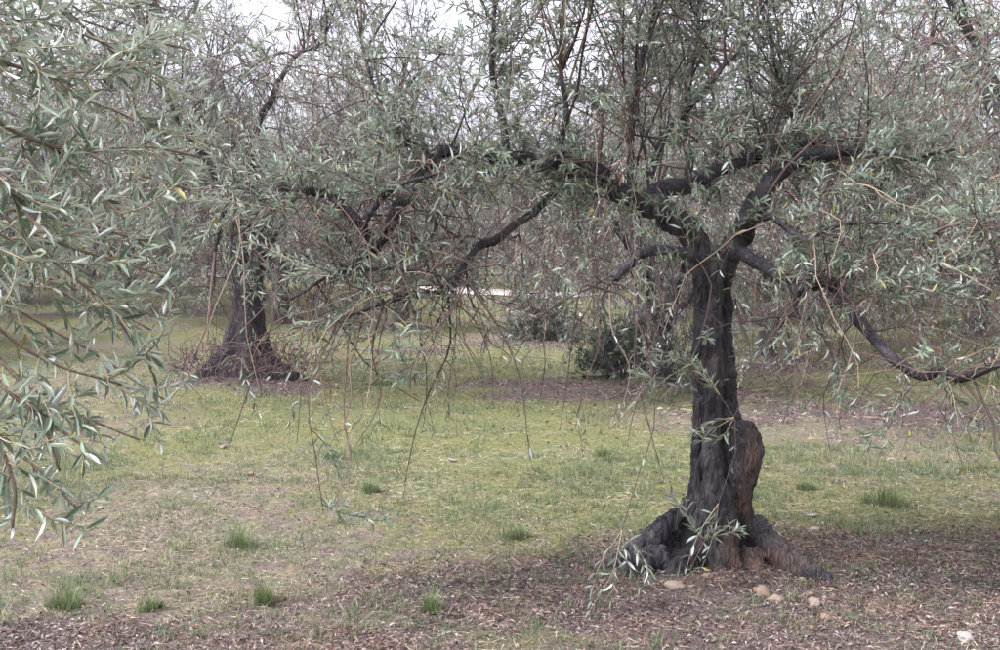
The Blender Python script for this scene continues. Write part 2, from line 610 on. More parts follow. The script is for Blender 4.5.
link('ground', g_me, None, None, kind='structure', label='rough grove floor of thin grass, soil and fallen leaves')

tr = spline([(2.6, 37.5, 0), (1, 39, 0), (-1.2, 41, 0), (-2.6, 42.2, 0), (-3.6, 43.0, 0), (-4.4, 43.8, 0)], 60)
td = nrm(np.gradient(tr[:, :2], axis=0))
tn = np.stack([-td[:, 1], td[:, 0]], -1)
offs = np.linspace(-1.7, 1.7, 6)
tv = tr[:, None, :2] + tn[:, None, :] * (offs + 0.0)[None, :, None]
tv = tv + 0.15 * np.stack([n2(tv[..., 0], tv[..., 1], 0.8, 77), n2(tv[..., 0], tv[..., 1], 0.8, 78)], -1)
tvz = tz(tv[..., 0], tv[..., 1]) + 0.035
tii = np.arange(5)[None] + (np.arange(59) * 6)[:, None]
link('track', mesh_np('track', np.concatenate([tv, tvz[..., None]], -1), np.stack([tii, tii + 1, tii + 7, tii + 6], -1).reshape(-1, 4), None, [M_TRACK], True),
     None, None, kind='structure', label='pale gravel track crossing behind the olive rows')


# ------------------------------------------------------------------ growth helpers
def grow(rng, start, d, length, P, wander, pull):
    N = len(start)
    pts = np.empty((N, P, 3))
    pts[:, 0] = start
    d = nrm(d)
    st = (length / (P - 1))[:, None]
    pull = np.broadcast_to(np.asarray(pull, float), (N, 3))
    for i in range(1, P):
        d = nrm(d + pull / (P - 1) + rng.normal(size=(N, 3)) * wander / math.sqrt(P - 1))
        pts[:, i] = pts[:, i - 1] + d * st
    return pts


def pick(rng, pts, n, t0=0.1, t1=1.0, power=1.0):
    """n random stations on a batch of polylines -> point, tangent, parent index, t"""
    N, P, _ = pts.shape
    L = np.linalg.norm(np.diff(pts, axis=1), axis=-1).sum(1)
    b = rng.choice(N, n, p=L / L.sum())
    t = t0 + (t1 - t0) * rng.random(n) ** power
    f = t * (P - 1)
    i = np.minimum(f.astype(int), P - 2)
    w = (f - i)[:, None]
    p = pts[b, i] * (1 - w) + pts[b, i + 1] * w
    tan = nrm(pts[b, i + 1] - pts[b, i])
    return p, tan, b, t


def side_dirs(rng, tan, ang):
    r = nrm(np.cross(tan, rng.normal(size=tan.shape)))
    return nrm(tan * np.cos(ang)[:, None] + r * np.sin(ang)[:, None])


def leaf_frames(rng, tw, per, size=(0.05, 0.07), t0=0.12, keep=None):
    """opposite pairs of leaves along each twig -> pos, dir, normal, length, width"""
    N, P, _ = tw.shape
    k = per
    t = np.linspace(t0, 1.0, k)[None, :] + rng.normal(size=(N, k)) * 0.02
    t = np.clip(t, 0.02, 0.999)
    f = t * (P - 1)
    i = np.minimum(f.astype(int), P - 2)
    w = (f - i)[..., None]
    r = np.arange(N)[:, None]
    p = tw[r, i] * (1 - w) + tw[r, i + 1] * w
    tan = nrm(tw[r, i + 1] - tw[r, i])
    ref = nrm(np.cross(tan, rng.normal(size=(N, 1, 3)) + 0 * tan))
    alt = np.cross(tan, ref)
    odd = (np.arange(k) % 2)[None, :, None]
    side = np.where(odd == 1, alt, ref)
    out = []
    for s in (1, -1):
        ang = np.radians(rng.uniform(22, 62, (N, k)))[..., None]
        d = nrm(tan * np.cos(ang) + s * side * np.sin(ang) + rng.normal(size=(N, k, 3)) * 0.22)
        nn = np.cross(d, np.cross(np.array([0, 0, 1.0]) + rng.normal(size=(N, k, 3)) * 0.45 + 0.5 * tan, d))
        ln = rng.uniform(size[0], size[1], (N, k)) * np.where(t > 0.93, 0.75, 1.0)
        out.append((p.reshape(-1, 3), d.reshape(-1, 3), nrm(nn).reshape(-1, 3), ln.reshape(-1), (ln * rng.uniform(0.18, 0.27, (N, k))).reshape(-1)))
    fr = [np.concatenate([a, b]) for a, b in zip(*out)]
    if keep is not None:
        m = rng.random(len(fr[0])) < keep
        fr = [a[m] for a in fr]
    return fr


LEAF_HI_V = np.array([(0, 0, 0), (-.38, .28, .07), (0, .30, -.02), (.38, .28, .07), (-.42, .62, .06), (0, .63, -.03), (.42, .62, .06), (0, 1.0, -.06)])
LEAF_HI_Q = np.array([(1, 2, 5, 4), (2, 3, 6, 5)])
LEAF_HI_T = np.array([(0, 2, 1), (0, 3, 2), (4, 5, 7), (5, 6, 7)])
LEAF_LO_V = np.array([(0, 0, 0), (-.46, .48, .03), (0, 1.0, -.05), (.46, .48, .03)])
LEAF_LO_Q = np.array([(0, 3, 2, 1)])


def leaves_mesh(name, fr, mat, hi, base):
    p, d, n, ln, w = fr
    x = np.cross(d, n)
    tv = LEAF_HI_V if hi else LEAF_LO_V
    k = len(tv)
    v = p[:, None, :] - np.asarray(base) + x[:, None, :] * (tv[None, :, 0:1] * w[:, None, None]) + d[:, None, :] * (tv[None, :, 1:2] * ln[:, None, None]) + n[:, None, :] * (tv[None, :, 2:3] * ln[:, None, None])
    off = (np.arange(len(p)) * k)[:, None, None]
    if hi:
        return mesh_np(name, v, (LEAF_HI_Q[None] + off).reshape(-1, 4), (LEAF_HI_T[None] + off).reshape(-1, 3), [mat], True)
    return mesh_np(name, v, (LEAF_LO_Q[None] + off).reshape(-1, 4), None, [mat], False)


def leaf_unit(name, mat, curl):
    v = LEAF_HI_V.copy()
    v[:, 2] += curl * v[:, 1] ** 2
    return mesh_np(name, v, LEAF_HI_Q, LEAF_HI_T, [mat], True)


LEAF_UNITS = [leaf_unit('leaf', M_LEAF, c) for c in (-0.06, 0.0, 0.08, -0.14)]


def leaf_objects(parent, base, fr, count, rng):
    """the leaves that show largest become objects of their own; returns the rest"""
    p, d, n, ln, w = fr
    px, py, dep = to_px(p + d * ln[:, None] * 0.5)
    ok = (dep > 0.3) & (px > 3) & (px < 997) & (py > 3) & (py < 647)
    score = np.where(ok, ln / np.maximum(dep, 0.3), 0)
    order = np.argsort(-score)[:count]
    order = order[score[order] > 0]
    x = np.cross(d, n)
    for i in order:
        o = bpy.data.objects.new('leaf', LEAF_UNITS[int(rng.integers(len(LEAF_UNITS)))])
        COL.objects.link(o)
        o.parent = parent
        q = p[i] - base
        m = Matrix(((x[i][0] * w[i], d[i][0] * ln[i], n[i][0] * ln[i], q[0]),
                    (x[i][1] * w[i], d[i][1] * ln[i], n[i][1] * ln[i], q[1]),
                    (x[i][2] * w[i], d[i][2] * ln[i], n[i][2] * ln[i], q[2]), (0, 0, 0, 1)))
        o.matrix_local = m
    rest = np.ones(len(p), bool)
    rest[order] = False
    return [a[rest] for a in fr]


def taper(n, P, r0, r1):
    r0 = np.broadcast_to(r0, (n,))
    r1 = np.broadcast_to(r1, (n,))
    return r0[:, None] + (r1 - r0)[:, None] * np.linspace(0, 1, P)[None, :] ** 0.8


def cat_tubes(parts, base, name, mat, smooth=True):
    V, Q, off = [], [], 0
    for v, q, _ in parts:
        V.append(v); Q.append(q + off)
        off += len(v)
    return mesh_np(name, np.vstack(V) - np.asarray(base), np.vstack(Q), None, [mat], smooth)


def limb_mesh(ctrl, base, seed, mat=None, n=40, sides=12, knob=0.30):
    c = spline(ctrl, n)
    w = 1.5 * np.maximum(c[:, 3], 0.004)[:, None]
    c[1:, :3] += (w * np.stack([fbm(c[:, :3] * 7, 3, seed + q) for q in range(3)], -1))[1:]
    v, q, t = tubes(c[None, :, :3], np.maximum(c[None, :, 3], 0.003), sides, seed, knob, True)
    return mesh_np('limb', v - np.asarray(base), q, t, [mat or M_LIMB], True), c[:, :3]


def resamp(lines, P=24):
    return np.stack([spline(l, P) for l in lines])


# ------------------------------------------------------------------ the old olive tree in front
AY = 5.5
A_BASE = np.array([ray_pt(735, 570, AY)[0], AY, 0.0])
A_BASE[2] = float(tz(A_BASE[0], AY))
treeA = thing('olive_tree', A_BASE, 'gnarled dark olive tree with leaning fluted trunk nearest the camera', 'tree')


def WA(rows, depth0=AY):
    return np.array([[*ray_pt(a, b, depth0 + dy), r] for a, b, dy, r in rows])


A_STR = [
    [(690, 585, .06, .070), (695, 535, .04, .062), (701, 490, .02, .056), (704, 420, .02, .054), (704, 350, 0, .053), (703, 290, 0, .052), (699, 255, 0, .056), (688, 230, 0, .060), (664, 214, .0, .060)],
    [(758, 592, .04, .085), (745, 545, .02, .066), (735, 500, 0, .060), (733, 450, 0, .062), (728, 408, .02, .046), (724, 350, .03, .044), (725, 300, .04, .040), (730, 258, .04, .048), (745, 225, .05, .055), (760, 196, .06, .055)],
    [(735, 418, .0, .028), (745, 434, -.01, .056), (748, 454, -.02, .068), (740, 482, -.02, .056), (734, 515, .0, .052)],
    [(722, 596, -.20, .05), (716, 550, -.12, .048), (713, 480, -.08, .044), (713, 420, -.055, .042), (714, 360, -.05, .040), (715, 300, -.05, .038), (718, 250, -.02, .044)],
    [(714, 560, .10, .07), (714, 470, .08, .060), (715, 400, .08, .052), (714, 330, .07, .046), (715, 270, .04, .052)],
    [(606, 580, .03, .040), (622, 562, .03, .052), (644, 544, .04, .056), (668, 526, .05, .054), (694, 504, .03, .046)],
    [(626, 582, -.12, .045), (644, 562, -.13, .060), (666, 558, -.12, .050)],
    [(668, 588, -.20, .045), (686, 566, -.17, .056), (702, 552, -.10, .050), (708, 522, -.05, .044)],
    [(650, 566, .0, .045), (680, 560, .0, .050), (705, 552, .0, .055)],
    [(634, 572, .12, .055), (664, 552, .13, .060), (692, 538, .12, .060)],
    [(884, 616, -.52, .016), (846, 602, -.40, .034), (812, 578, -.27, .058), (782, 556, -.14, .068), (752, 526, .0, .060)],
    [(824, 628, -.62, .018), (794, 606, -.46, .036), (768, 584, -.28, .050), (746, 552, -.08, .055)],
    [(862, 584, -.08, .025), (830, 578, -.03, .040), (796, 564, .02, .055), (760, 540, .04, .056)],
    [(690, 580, .40, .05), (708, 555, .22, .075), (718, 505, .09, .065)],
    [(806, 580, .35, .04), (770, 558, .18, .065), (744, 520, .06, .055)],
    [(718, 480, -.09, .02), (726, 510, -.12, .040), (732, 550, -.16, .048), (740, 590, -.22, .035)],
]
A_me = fused([WA(s) for s in A_STR], 0.008, 0.028, 4, (17, 17, 2.8), M_BARK, 'trunk', A_BASE)
wv = np.empty(len(A_me.vertices) * 3, np.float32)
A_me.vertices.foreach_get('co', wv)
wv = wv.reshape(-1, 3) + A_BASE
wood = np.zeros(len(wv))                                                # bare red-brown wood: down the burl side and in the cleft above the stones
for a_, b_, c_, rx_, rz_ in [(756, 452, -.06, .06, .16), (744, 500, -.08, .05, .14), (736, 552, -.20, .05, .10), (770, 570, -.22, .08, .06)]:
    q_ = ray_pt(a_, b_, AY + c_)
    wood = np.maximum(wood, np.exp(-(((wv[:, 0] - q_[0]) / rx_) ** 2 + ((wv[:, 2] - q_[2]) / rz_) ** 2)))
add_attr(A_me, 'wood', wood * np.clip(.75 + fbm(wv * np.array([22, 22, 5]), 3, 91), 0, 1))
link('trunk', A_me, treeA)

A_LIMBS = {
    'left_main': [(700, 252, 0, .070), (676, 222, 0, .072), (648, 206, -.02, .068), (622, 192, -.06, .064), (592, 172, -.12, .058), (560, 166, -.2, .052), (520, 158, -.3, .045), (470, 152, -.38, .040), (425, 150, -.45, .026), (392, 122, -.5, .011), (366, 60, -.5, .007), (352, -30, -.45, .003)],
    'right_up': [(742, 235, .05, .062), (757, 200, .06, .056), (785, 170, .10, .052), (826, 152, .1, .042), (862, 150, .1, .026), (905, 158, .0, .014), (955, 150, 0, .006)],
    'cross': [(636, 206, 0, .05), (664, 190, .15, .050), (700, 178, .25, .048), (745, 160, .3, .042), (795, 148, .3, .030), (840, 140, .35, .016), (890, 130, .35, .007)],
    'right_low': [(728, 256, 0, .045), (752, 258, -.05, .043), (776, 272, -.14, .040), (792, 284, -.2, .036), (826, 285, -.3, .033), (848, 308, -.4, .031), (880, 345, -.5, .029), (915, 374, -.6, .026), (940, 372, -.65, .024), (962, 379, -.7, .022), (1000, 363, -.8, .019), (1050, 330, -.9, .012)],
    'arc': [(735, 232, 0, .030), (762, 217, -.15, .022), (788, 228, -.3, .019), (806, 237, -.38, .017), (840, 226, -.45, .014), (885, 222, -.5, .010), (940, 235, -.5, .006)],
    'stub': [(715, 258, -.03, .035), (692, 254, -.15, .030), (664, 250, -.28, .028), (640, 256, -.36, .027), (624, 268, -.4, .026), (614, 277, -.42, .024)],
    'hang_left': [(572, 172, -.18, .030), (540, 205, -.25, .022), (508, 232, -.35, .021), (480, 246, -.42, .021), (466, 258, -.45, .021), (455, 283, -.5, .019), (440, 289, -.52, .017), (400, 298, -.6, .014), (365, 312, -.65, .010), (335, 320, -.7, .006)],
    'knee': [(440, 152, -.42, .032), (416, 180, -.5, .031), (402, 198, -.55, .032), (394, 224, -.58, .033), (380, 246, -.6, .031), (354, 262, -.64, .024), (325, 278, -.66, .012), (290, 300, -.66, .006)],
    'far_left': [(378, 248, -.6, .026), (362, 226, -.62, .026), (346, 210, -.62, .025), (322, 196, -.6, .022), (290, 190, -.55, .017), (258, 193, -.5, .013), (228, 204, -.5, .011), (218, 240, -.5, .008), (214, 290, -.5, .004)],
    'hook': [(362, 236, -.62, .020), (368, 218, -.66, .019), (382, 196, -.7, .016), (402, 184, -.75, .011), (440, 172, -.8, .006)],
    'rail': [(340, 266, -.64, .010), (380, 269, -.66, .010), (420, 271, -.68, .008), (470, 285, -.7, .004)],
    'shoot_a': [(634, 196, -.05, .036), (631, 160, -.05, .026), (634, 115, -.03, .021), (642, 60, 0, .017), (656, 0, 0, .012), (668, -90, 0, .004)],
    'shoot_b': [(690, 180, .24, .024), (684, 130, .28, .018), (692, 70, .3, .014), (700, 0, .3, .010), (706, -90, .3, .004)],
    'shoot_c': [(650, 176, .0, .022), (668, 130, -.05, .016), (700, 95, -.1, .012), (745, 40, -.1, .008), (775, -20, -.1, .004)],
    'shoot_d': [(505, 156, -.3, .026), (500, 115, -.3, .020), (492, 60, -.3, .015), (498, -10, -.3, .010), (500, -90, -.3, .004)],
    'shoot_e': [(560, 166, -.2, .020), (566, 110, -.2, .014), (560, 40, -.2, .009), (570, -60, -.2, .004)],
    'shoot_f': [(800, 160, .2, .022), (790, 110, .2, .016), (772, 50, .2, .011), (760, -60, .2, .004)],
    'hang_stub': [(617, 274, -.42, .010), (602, 300, -.45, .0065), (612, 325, -.48, .006), (604, 352, -.5, .005), (622, 385, -.5, .003)],
    'knot': [(800, 284, -.22, .018), (796, 310, -.25, .014), (806, 318, -.27, .010), (845, 300, -.3, .004)],
}
A_lines = {}
for q, (nm, rows) in enumerate(A_LIMBS.items()):
    me, line = limb_mesh(WA(rows) * np.array([1, 1, 1, .86]), A_BASE, 100 + q * 7, M_LIMB, 60)
    link('limb', me, treeA)
    A_lines[nm] = line


def prune_mask(tw, frac=0.6):
    i = int(tw.shape[1] * frac)
    return to_px(tw[:, i])


rng = np.random.default_rng(101)
up_l = resamp([A_lines[k] for k in ('left_main', 'right_up', 'cross', 'shoot_a', 'shoot_b', 'shoot_c', 'shoot_d', 'shoot_e', 'shoot_f')])
all_l = resamp([A_lines[k] for k in A_lines if k not in ('rail', 'hang_stub', 'stub')])
low_l = resamp([A_lines[k] for k in ('right_low', 'hang_left', 'knee', 'far_left', 'rail', 'stub', 'arc', 'hook', 'left_main')])

big_l = resamp([A_lines[k] for k in ('left_main', 'cross', 'right_up')])[:, 3:18]
# upright shoots
p, tan, b, t = pick(rng, up_l, 74, 0.1, 1.0)
A_up = grow(rng, p, np.array([0, 0, 1.0]) + rng.normal(size=(74, 3)) * 0.35, rng.uniform(0.6, 1.9, 74), 8, 0.35, (0, 0, 0.25))
# side branches
p, tan, b, t = pick(rng, all_l, 150, 0.2, 1.0)
A_side = grow(rng, p, side_dirs(rng, tan, np.radians(rng.uniform(35, 90, 150))), rng.uniform(0.35, 0.95, 150), 8, 0.5, (0, 0, -0.25))
# pendulous branchlets
p, tan, b, t = pick(rng, low_l, 100, 0.25, 1.0)
A_hang = grow(rng, p, rng.normal(size=(100, 3)) * np.array([0.7, 0.7, 0.25]), rng.uniform(0.3, 0.95, 100), 9, 0.55, (0, 0, -1.7))
hx, hy, hd = to_px(A_hang[:, -1])
A_hang = A_hang[~((hx > 680) & (hx < 765) & (rng.random(100) < 0.7)) & (hy < 520)]
explicit = [[(352, 300, -.6), (347, 360, -.62), (344, 420, -.63), (352, 460, -.63), (334, 500, -.65)],
            [(446, 290, -.5), (450, 345, -.55), (430, 390, -.55), (416, 430, -.56), (404, 486, -.56)],
            [(296, 262, -.6), (270, 330, -.62), (245, 400, -.62), (228, 450, -.6)],
            [(580, 290, -.5), (572, 340, -.5), (566, 390, -.5), (560, 430, -.52)],
            [(625, 300, -.5), (648, 350, -.6), (655, 420, -.65), (640, 470, -.68), (622, 530, -.7)],
            [(640, 300, -.5), (634, 360, -.55), (650, 430, -.6), (664, 480, -.6)],
            [(860, 320, -.4), (850, 360, -.45), (838, 400, -.5), (862, 440, -.5)],
            [(712, 290, -.25), (700, 340, -.35), (690, 372, -.4), (722, 398, -.45), (738, 440, -.48), (712, 520, -.5), (690, 560, -.5)],
            [(735, 300, -.2), (752, 360, -.3), (742, 400, -.4), (726, 440, -.45), (752, 475, -.45)],
            [(380, 300, -.6), (372, 350, -.62), (380, 400, -.63), (352, 452, -.65)],
            [(470, 286, -.7), (500, 330, -.7), (520, 380, -.7), (530, 460, -.7)],
            [(310, 300, -.62), (316, 350, -.62), (330, 420, -.62), (350, 470, -.62)],
            [(600, 285, -.45), (612, 330, -.5), (630, 370, -.52), (618, 420, -.55)], [(655, 262, -.35), (662, 310, -.45), (648, 360, -.5), (655, 400, -.5)], [(590, 280, -.45), (600, 340, -.5), (586, 380, -.5), (575, 430, -.5)],
            [(668, 255, -.35), (676, 300, -.45), (668, 350, -.5), (640, 392, -.55), (628, 440, -.6)], [(520, 240, -.4), (528, 300, -.45), (545, 350, -.5), (540, 400, -.5)], [(240, 205, -.5), (232, 270, -.55), (250, 330, -.55), (262, 395, -.55)],
            [(905, 370, -.6), (900, 400, -.6), (888, 430, -.6)], [(990, 370, -.78), (985, 400, -.78), (960, 440, -.8)]]
bear = np.concatenate([resamp([A_lines[k] for k in A_lines if not k.startswith('shoot')], 40).reshape(-1, 3), A_side.reshape(-1, 3)])


def hung(rows):
    q = np.array([ray_pt(a, b_, AY + c) for a, b_, c in rows])
    i = np.argmin(np.linalg.norm(bear - q[0], axis=1) + 0.6 * np.maximum(q[0][2] - bear[:, 2], 0))     # each grows from the nearest bough
    d = np.linalg.norm(bear[i] - q[0])
    return np.vstack([bear[i], (bear[i] + q[0]) / 2 + np.array([0, 0, .12 * d]), q]) if d > .06 else np.vstack([bear[i], q[1:]])


A_exp = resamp([hung(r) for r in explicit], 14)

# leafy twigs
srcs = [(A_up, 400, 0.3, (0.16, 0.42), 0.35, (0, 0, 0.35)), (A_side, 1250, 0.2, (0.12, 0.36), 0.45, (0, 0, 0.2)), (up_l, 290, 0.2, (0.15, 0.45), 0.4, (0, 0, 0.1)), (big_l, 130, 0.1, (0.25, 0.6), 0.6, (0, -.5, -0.1)), (all_l, 420, 0.3, (0.15, 0.4), 0.4, (0, 0, -0.2))]
tw = []
for pts, n, t0, (l0, l1), wd, pl in srcs:
    p, tan, b, t = pick(rng, pts, n, t0, 1.0, 0.8)
    tw.append(grow(rng, p, side_dirs(rng, tan, np.radians(rng.uniform(25, 75, n))), rng.uniform(l0, l1, n), 7, wd, pl))
A_tw = np.concatenate(tw)
px, py, dep = prune_mask(A_tw)
u = rng.random(len(A_tw))
kill = ((py > 300) & (u < 0.75)) | ((px > 672) & (px < 752) & (py > 215) & (u < np.where(py < 285, 0.45, 0.85))) | ((px > 560) & (px < 850) & (py > 130) & (py < 260) & (dep < AY) & (u < 0.15))
kill |= (px > 290) & (px < 560) & (py > 200) & (u < 0.4)
kill |= (py < 125) & (u < 0.38)
A_tw = A_tw[~kill]
# sparse leafless side twigs of the pendulous branchlets
hang_all = np.concatenate([A_hang[:, ::1][:, :9], np.stack([spline(l, 9) for l in A_exp])])
p, tan, b, t = pick(rng, np.concatenate([resamp(list(A_side), 24), low_l, low_l]), 1050, 0.2, 1.0)
A_bare = grow(rng, p, side_dirs(rng, tan, np.radians(rng.uniform(30, 90, 1050))) + np.array([0, 0, -.3]), rng.uniform(.15, .75, 1050), 8, .9, (0, 0, -.7))
bx_, by_, bd_ = to_px(A_bare[:, 5])
A_bare = A_bare[~((bx_ > 675) & (bx_ < 755) & (by_ > 220)) & (by_ < 400)]
p, tan, b, t = pick(rng, hang_all, 230, 0.2, 1.0)
A_fine = grow(rng, p, side_dirs(rng, tan, np.radians(rng.uniform(25, 70, 230))), rng.uniform(0.06, 0.26, 230), 6, 0.5, (0, 0, -0.6))

parts = [tubes(A_up, taper(len(A_up), 8, rng.uniform(.004, .009, len(A_up)), .0016), 5, 1), tubes(A_side, taper(len(A_side), 8, rng.uniform(.0035, .008, len(A_side)), .0016), 5, 2),
         tubes(A_hang, taper(len(A_hang), 9, rng.uniform(.0028, .005, len(A_hang)), .0013), 4, 3), tubes(A_exp, taper(len(A_exp), 14, .006, .0016), 5, 4),
         tubes(A_tw, taper(len(A_tw), 7, .0024, .0011), 3, 5), tubes(A_fine, taper(len(A_fine), 6, .0018, .001), 3, 6),
         tubes(A_bare, taper(len(A_bare), 8, rng.uniform(.0018, .0035, len(A_bare)), .001), 4, 7)]
link('twigs', cat_tubes(parts, A_BASE, 'twigs', M_TWIG), treeA, kind='stuff')
sets = [leaf_frames(rng, A_tw, 11, (0.036, 0.068), 0.12, 0.88), leaf_frames(rng, A_fine, 4, (0.034, 0.06), 0.3, 0.3), leaf_frames(rng, hang_all, 9, (0.034, 0.06), 0.25, 0.3),
        leaf_frames(rng, A_up, 14, (0.045, 0.07), 0.3, 0.5)]
# leafy sprigs at the foot and on the water shoot in front of the trunk
spr = []
for a, b_, c, e, f_, g in [(690, 372, -.4, 640, 360, -.5), (690, 372, -.4, 650, 395, -.5), (720, 398, -.45, 690, 365, -.5), (728, 412, -.47, 700, 440, -.5), (712, 520, -.5, 690, 575, -.55), (700, 545, -.5, 735, 530, -.52), (705, 530, -.5, 680, 500, -.5), (622, 530, -.7, 600, 610, -.72), (625, 520, -.7, 640, 580, -.7), (664, 390, -.6, 640, 372, -.65),
                             (888, 430, -.6, 870, 445, -.6), (790, 300, -.4, 780, 350, -.45), (900, 385, -.6, 880, 410, -.6), (820, 410, -.5, 850, 395, -.5),
                             (690, 235, -.15, 655, 262, -.4), (668, 220, -.1, 640, 190, -.4), (700, 240, -.1, 672, 200, -.35), (640, 205, -.1, 600, 225, -.4), (735, 240, -.1, 765, 205, -.35), (750, 215, -.05, 790, 200, -.35), (715, 262, -.1, 735, 225, -.3), (770, 268, -.2, 810, 255, -.45), (610, 190, -.1, 575, 215, -.4), (580, 172, -.15, 560, 205, -.4), (660, 252, -.3, 640, 230, -.5), (640, 258, -.36, 650, 295, -.5)]:
    for r_ in range(3):
        s0 = ray_pt(a, b_, AY + c)
        allp = np.concatenate([bear, A_exp.reshape(-1, 3)])
        s0 = allp[np.argmin(np.linalg.norm(allp - s0, axis=1))]
        s1 = ray_pt(e + rng.uniform(-12, 12), f_ + rng.uniform(-10, 10), AY + g + rng.uniform(-.06, .06))
        m_ = (s0 + s1) / 2 + rng.normal(size=3) * 0.02
        spr.append(spline([s0, m_, s1], 7))
spr = np.array(spr)
link('shoots', cat_tubes([tubes(spr, taper(len(spr), 7, .0022, .0011), 4, 8)], A_BASE, 'shoots', M_SHOOT), treeA, kind='stuff')
sets.append(leaf_frames(rng, spr, 6, (0.045, 0.072), 0.2, 0.85))
A_fr = [np.concatenate(x) for x in zip(*sets)]
A_fr = leaf_objects(treeA, A_BASE, A_fr, 300, rng)
link('foliage', leaves_mesh('foliage', A_fr, M_LEAF, True, A_BASE), treeA, kind='stuff')


# ------------------------------------------------------------------ a general olive tree
def grove_tree(seed, hi=False, th=1.15, tr_=0.17, R=2.3, H=4.2, n_limb=5, n1=90, n2=700, pairs=9, leaf=(0.05, 0.075), droop=0.5, lean=(0, 0), leafmat=None, skirt=80, keep=0.9, wmul=1.0, detail_voxel=0.03, barkm=None, strands=None, base=(0, 0, 0)):
    """meshes of one olive: trunk, limbs, twigs, foliage (local coordinates)"""
    rng = np.random.default_rng(seed)
    rn = random.Random(seed)
    lx, ly = lean
    top = np.array([lx, ly, th])
    if strands is None:
        strands = []
        for k in range(6):
            a = k * math.tau / 6 + rn.uniform(-.3, .3)
            tw_ = rn.uniform(0.3, 0.9)
            rr = tr_ * rn.uniform(0.9, 1.2)
            rows = []
            for z, fr_, rad in [(-0.12, 1.7, .5), (0.08, 1.15, .55), (0.3, .85, .55), (0.6 * th, .6, .5), (0.85 * th, .62, .48), (th * 1.05, .8, .42)]:
                aa = a + tw_ * z
                rows.append((lx * max(z, 0) / th + math.cos(aa) * rr * fr_, ly * max(z, 0) / th + math.sin(aa) * rr * fr_, z, rr * rad * rn.uniform(.85, 1.2)))
            strands.append(rows)
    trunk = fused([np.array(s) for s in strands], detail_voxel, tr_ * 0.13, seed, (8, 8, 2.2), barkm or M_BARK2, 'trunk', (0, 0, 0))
    limbs, lines = [], []
    for k in range(n_limb):
        a = k * math.tau / n_limb + rn.uniform(-.35, .35)
        rr = R * rn.uniform(.62, .95)
        hh = rn.uniform(.55, .95) * (H - th)
        d = np.array([math.cos(a), math.sin(a), 0])
        side = np.array([-d[1], d[0], 0]) * rn.uniform(-.4, .4)
        c = [top + d * tr_ * .3 + [0, 0, -.1], top + d * rr * .25 + side * .3 + [0, 0, hh * .28], top + d * rr * .5 + side + [0, 0, hh * .5], top + d * rr * .8 + side * .6 + [0, 0, hh * .85], top + d * rr + [0, 0, hh * rn.uniform(.8, 1.15)]]
        r0 = tr_ * rn.uniform(.38, .52)
        ctrl = np.array([[*q, r0 * s] for q, s in zip(c, (1.1, .9, .65, .42, .16))])
        me, ln = limb_mesh(ctrl, (0, 0, 0), seed * 31 + k, None, 22, 8, 0.14)
        limbs.append(me)
        lines.append(ln)
    L = resamp(lines, 16)
    p, tan, b, t = pick(rng, L, n1, 0.22, 1.0, 0.8)
    upb = rng.random(n1) < 0.45
    d0 = np.where(upb[:, None], np.array([0, 0, 1.0]) + rng.normal(size=(n1, 3)) * 0.45, side_dirs(rng, tan, np.radians(rng.uniform(35, 85, n1))))
    ln_ = np.where(upb, rng.uniform(.6, 1.5, n1), rng.uniform(.6, 1.4, n1))
    pull = np.where(upb[:, None], np.array([0, 0, .2]), np.array([0, 0, -1.3 * droop]))
    B1 = grow(rng, p, d0, ln_, 8, 0.45, pull)
    # hanging skirt
    p, tan, b, t = pick(rng, np.concatenate([resamp(list(B1), 16), L]), skirt, 0.3, 1.0)
    out_ = nrm((p - top) * np.array([1, 1, 0]))
    SK = grow(rng, p, out_ * .7 + rng.normal(size=(skirt, 3)) * .4, rng.uniform(.7, 2.4, skirt), 8, 0.5, (0, 0, -2.0 * droop - .4))
    BB = np.concatenate([B1, SK])
    p, tan, b, t = pick(rng, BB, n2, 0.15, 1.0, 0.85)
    T = grow(rng, p, side_dirs(rng, tan, np.radians(rng.uniform(20, 75, n2))), rng.uniform(.18, .48, n2), 5, 0.4, (0, 0, -.25 * droop))
    sk = b >= len(B1)
    parts = [tubes(B1, taper(len(B1), 8, rng.uniform(.006, .014, len(B1)) * wmul, .003 * wmul), 5, 1), tubes(SK, taper(len(SK), 8, .005 * wmul, .002 * wmul), 4, 2), tubes(T, taper(len(T), 5, .0035 * wmul, .0018 * wmul), 3, 3)]
    keepT = (~sk) | (rng.random(n2) < 0.5)
    fr = leaf_frames(rng, T[keepT], pairs, leaf, 0.1, keep)
    fr2 = leaf_frames(rng, B1, 12, leaf, 0.35, 0.7)
    fr = [np.concatenate([a_, b_]) for a_, b_ in zip(fr, fr2)]
    fr[4] = fr[4] * (1.0 if hi else 1.25)
    tm = cat_tubes(parts, (0, 0, 0), 'twigs', M_TWIG, False)
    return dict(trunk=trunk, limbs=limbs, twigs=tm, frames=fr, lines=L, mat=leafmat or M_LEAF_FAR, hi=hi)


def place(name, proto, loc, rz, sc, label, group=None, foliage=None):
    root = thing(name, loc, label, 'tree', group)
    root.rotation_euler = (0, 0, rz)
    root.scale = (sc, sc, sc)
    link('trunk', proto['trunk'], root)
    for me in proto['limbs']:
        link('limb', me, root)
    link('twigs', proto['twigs'], root, kind='stuff')
    if foliage is None:
        if 'foliage' not in proto:
            proto['foliage'] = leaves_mesh('foliage', proto['frames'], proto['mat'], proto['hi'], (0, 0, 0))
        foliage = proto['foliage']
    link('foliage', foliage, root, kind='stuff')
    return root


def on_ground(x, y, dz=0.0):
    return (x, y, float(tz(x, y)) + dz)


# ------------------------------------------------------------------ the stump-like tree at the left
BX, BY = -3.15, 13.5


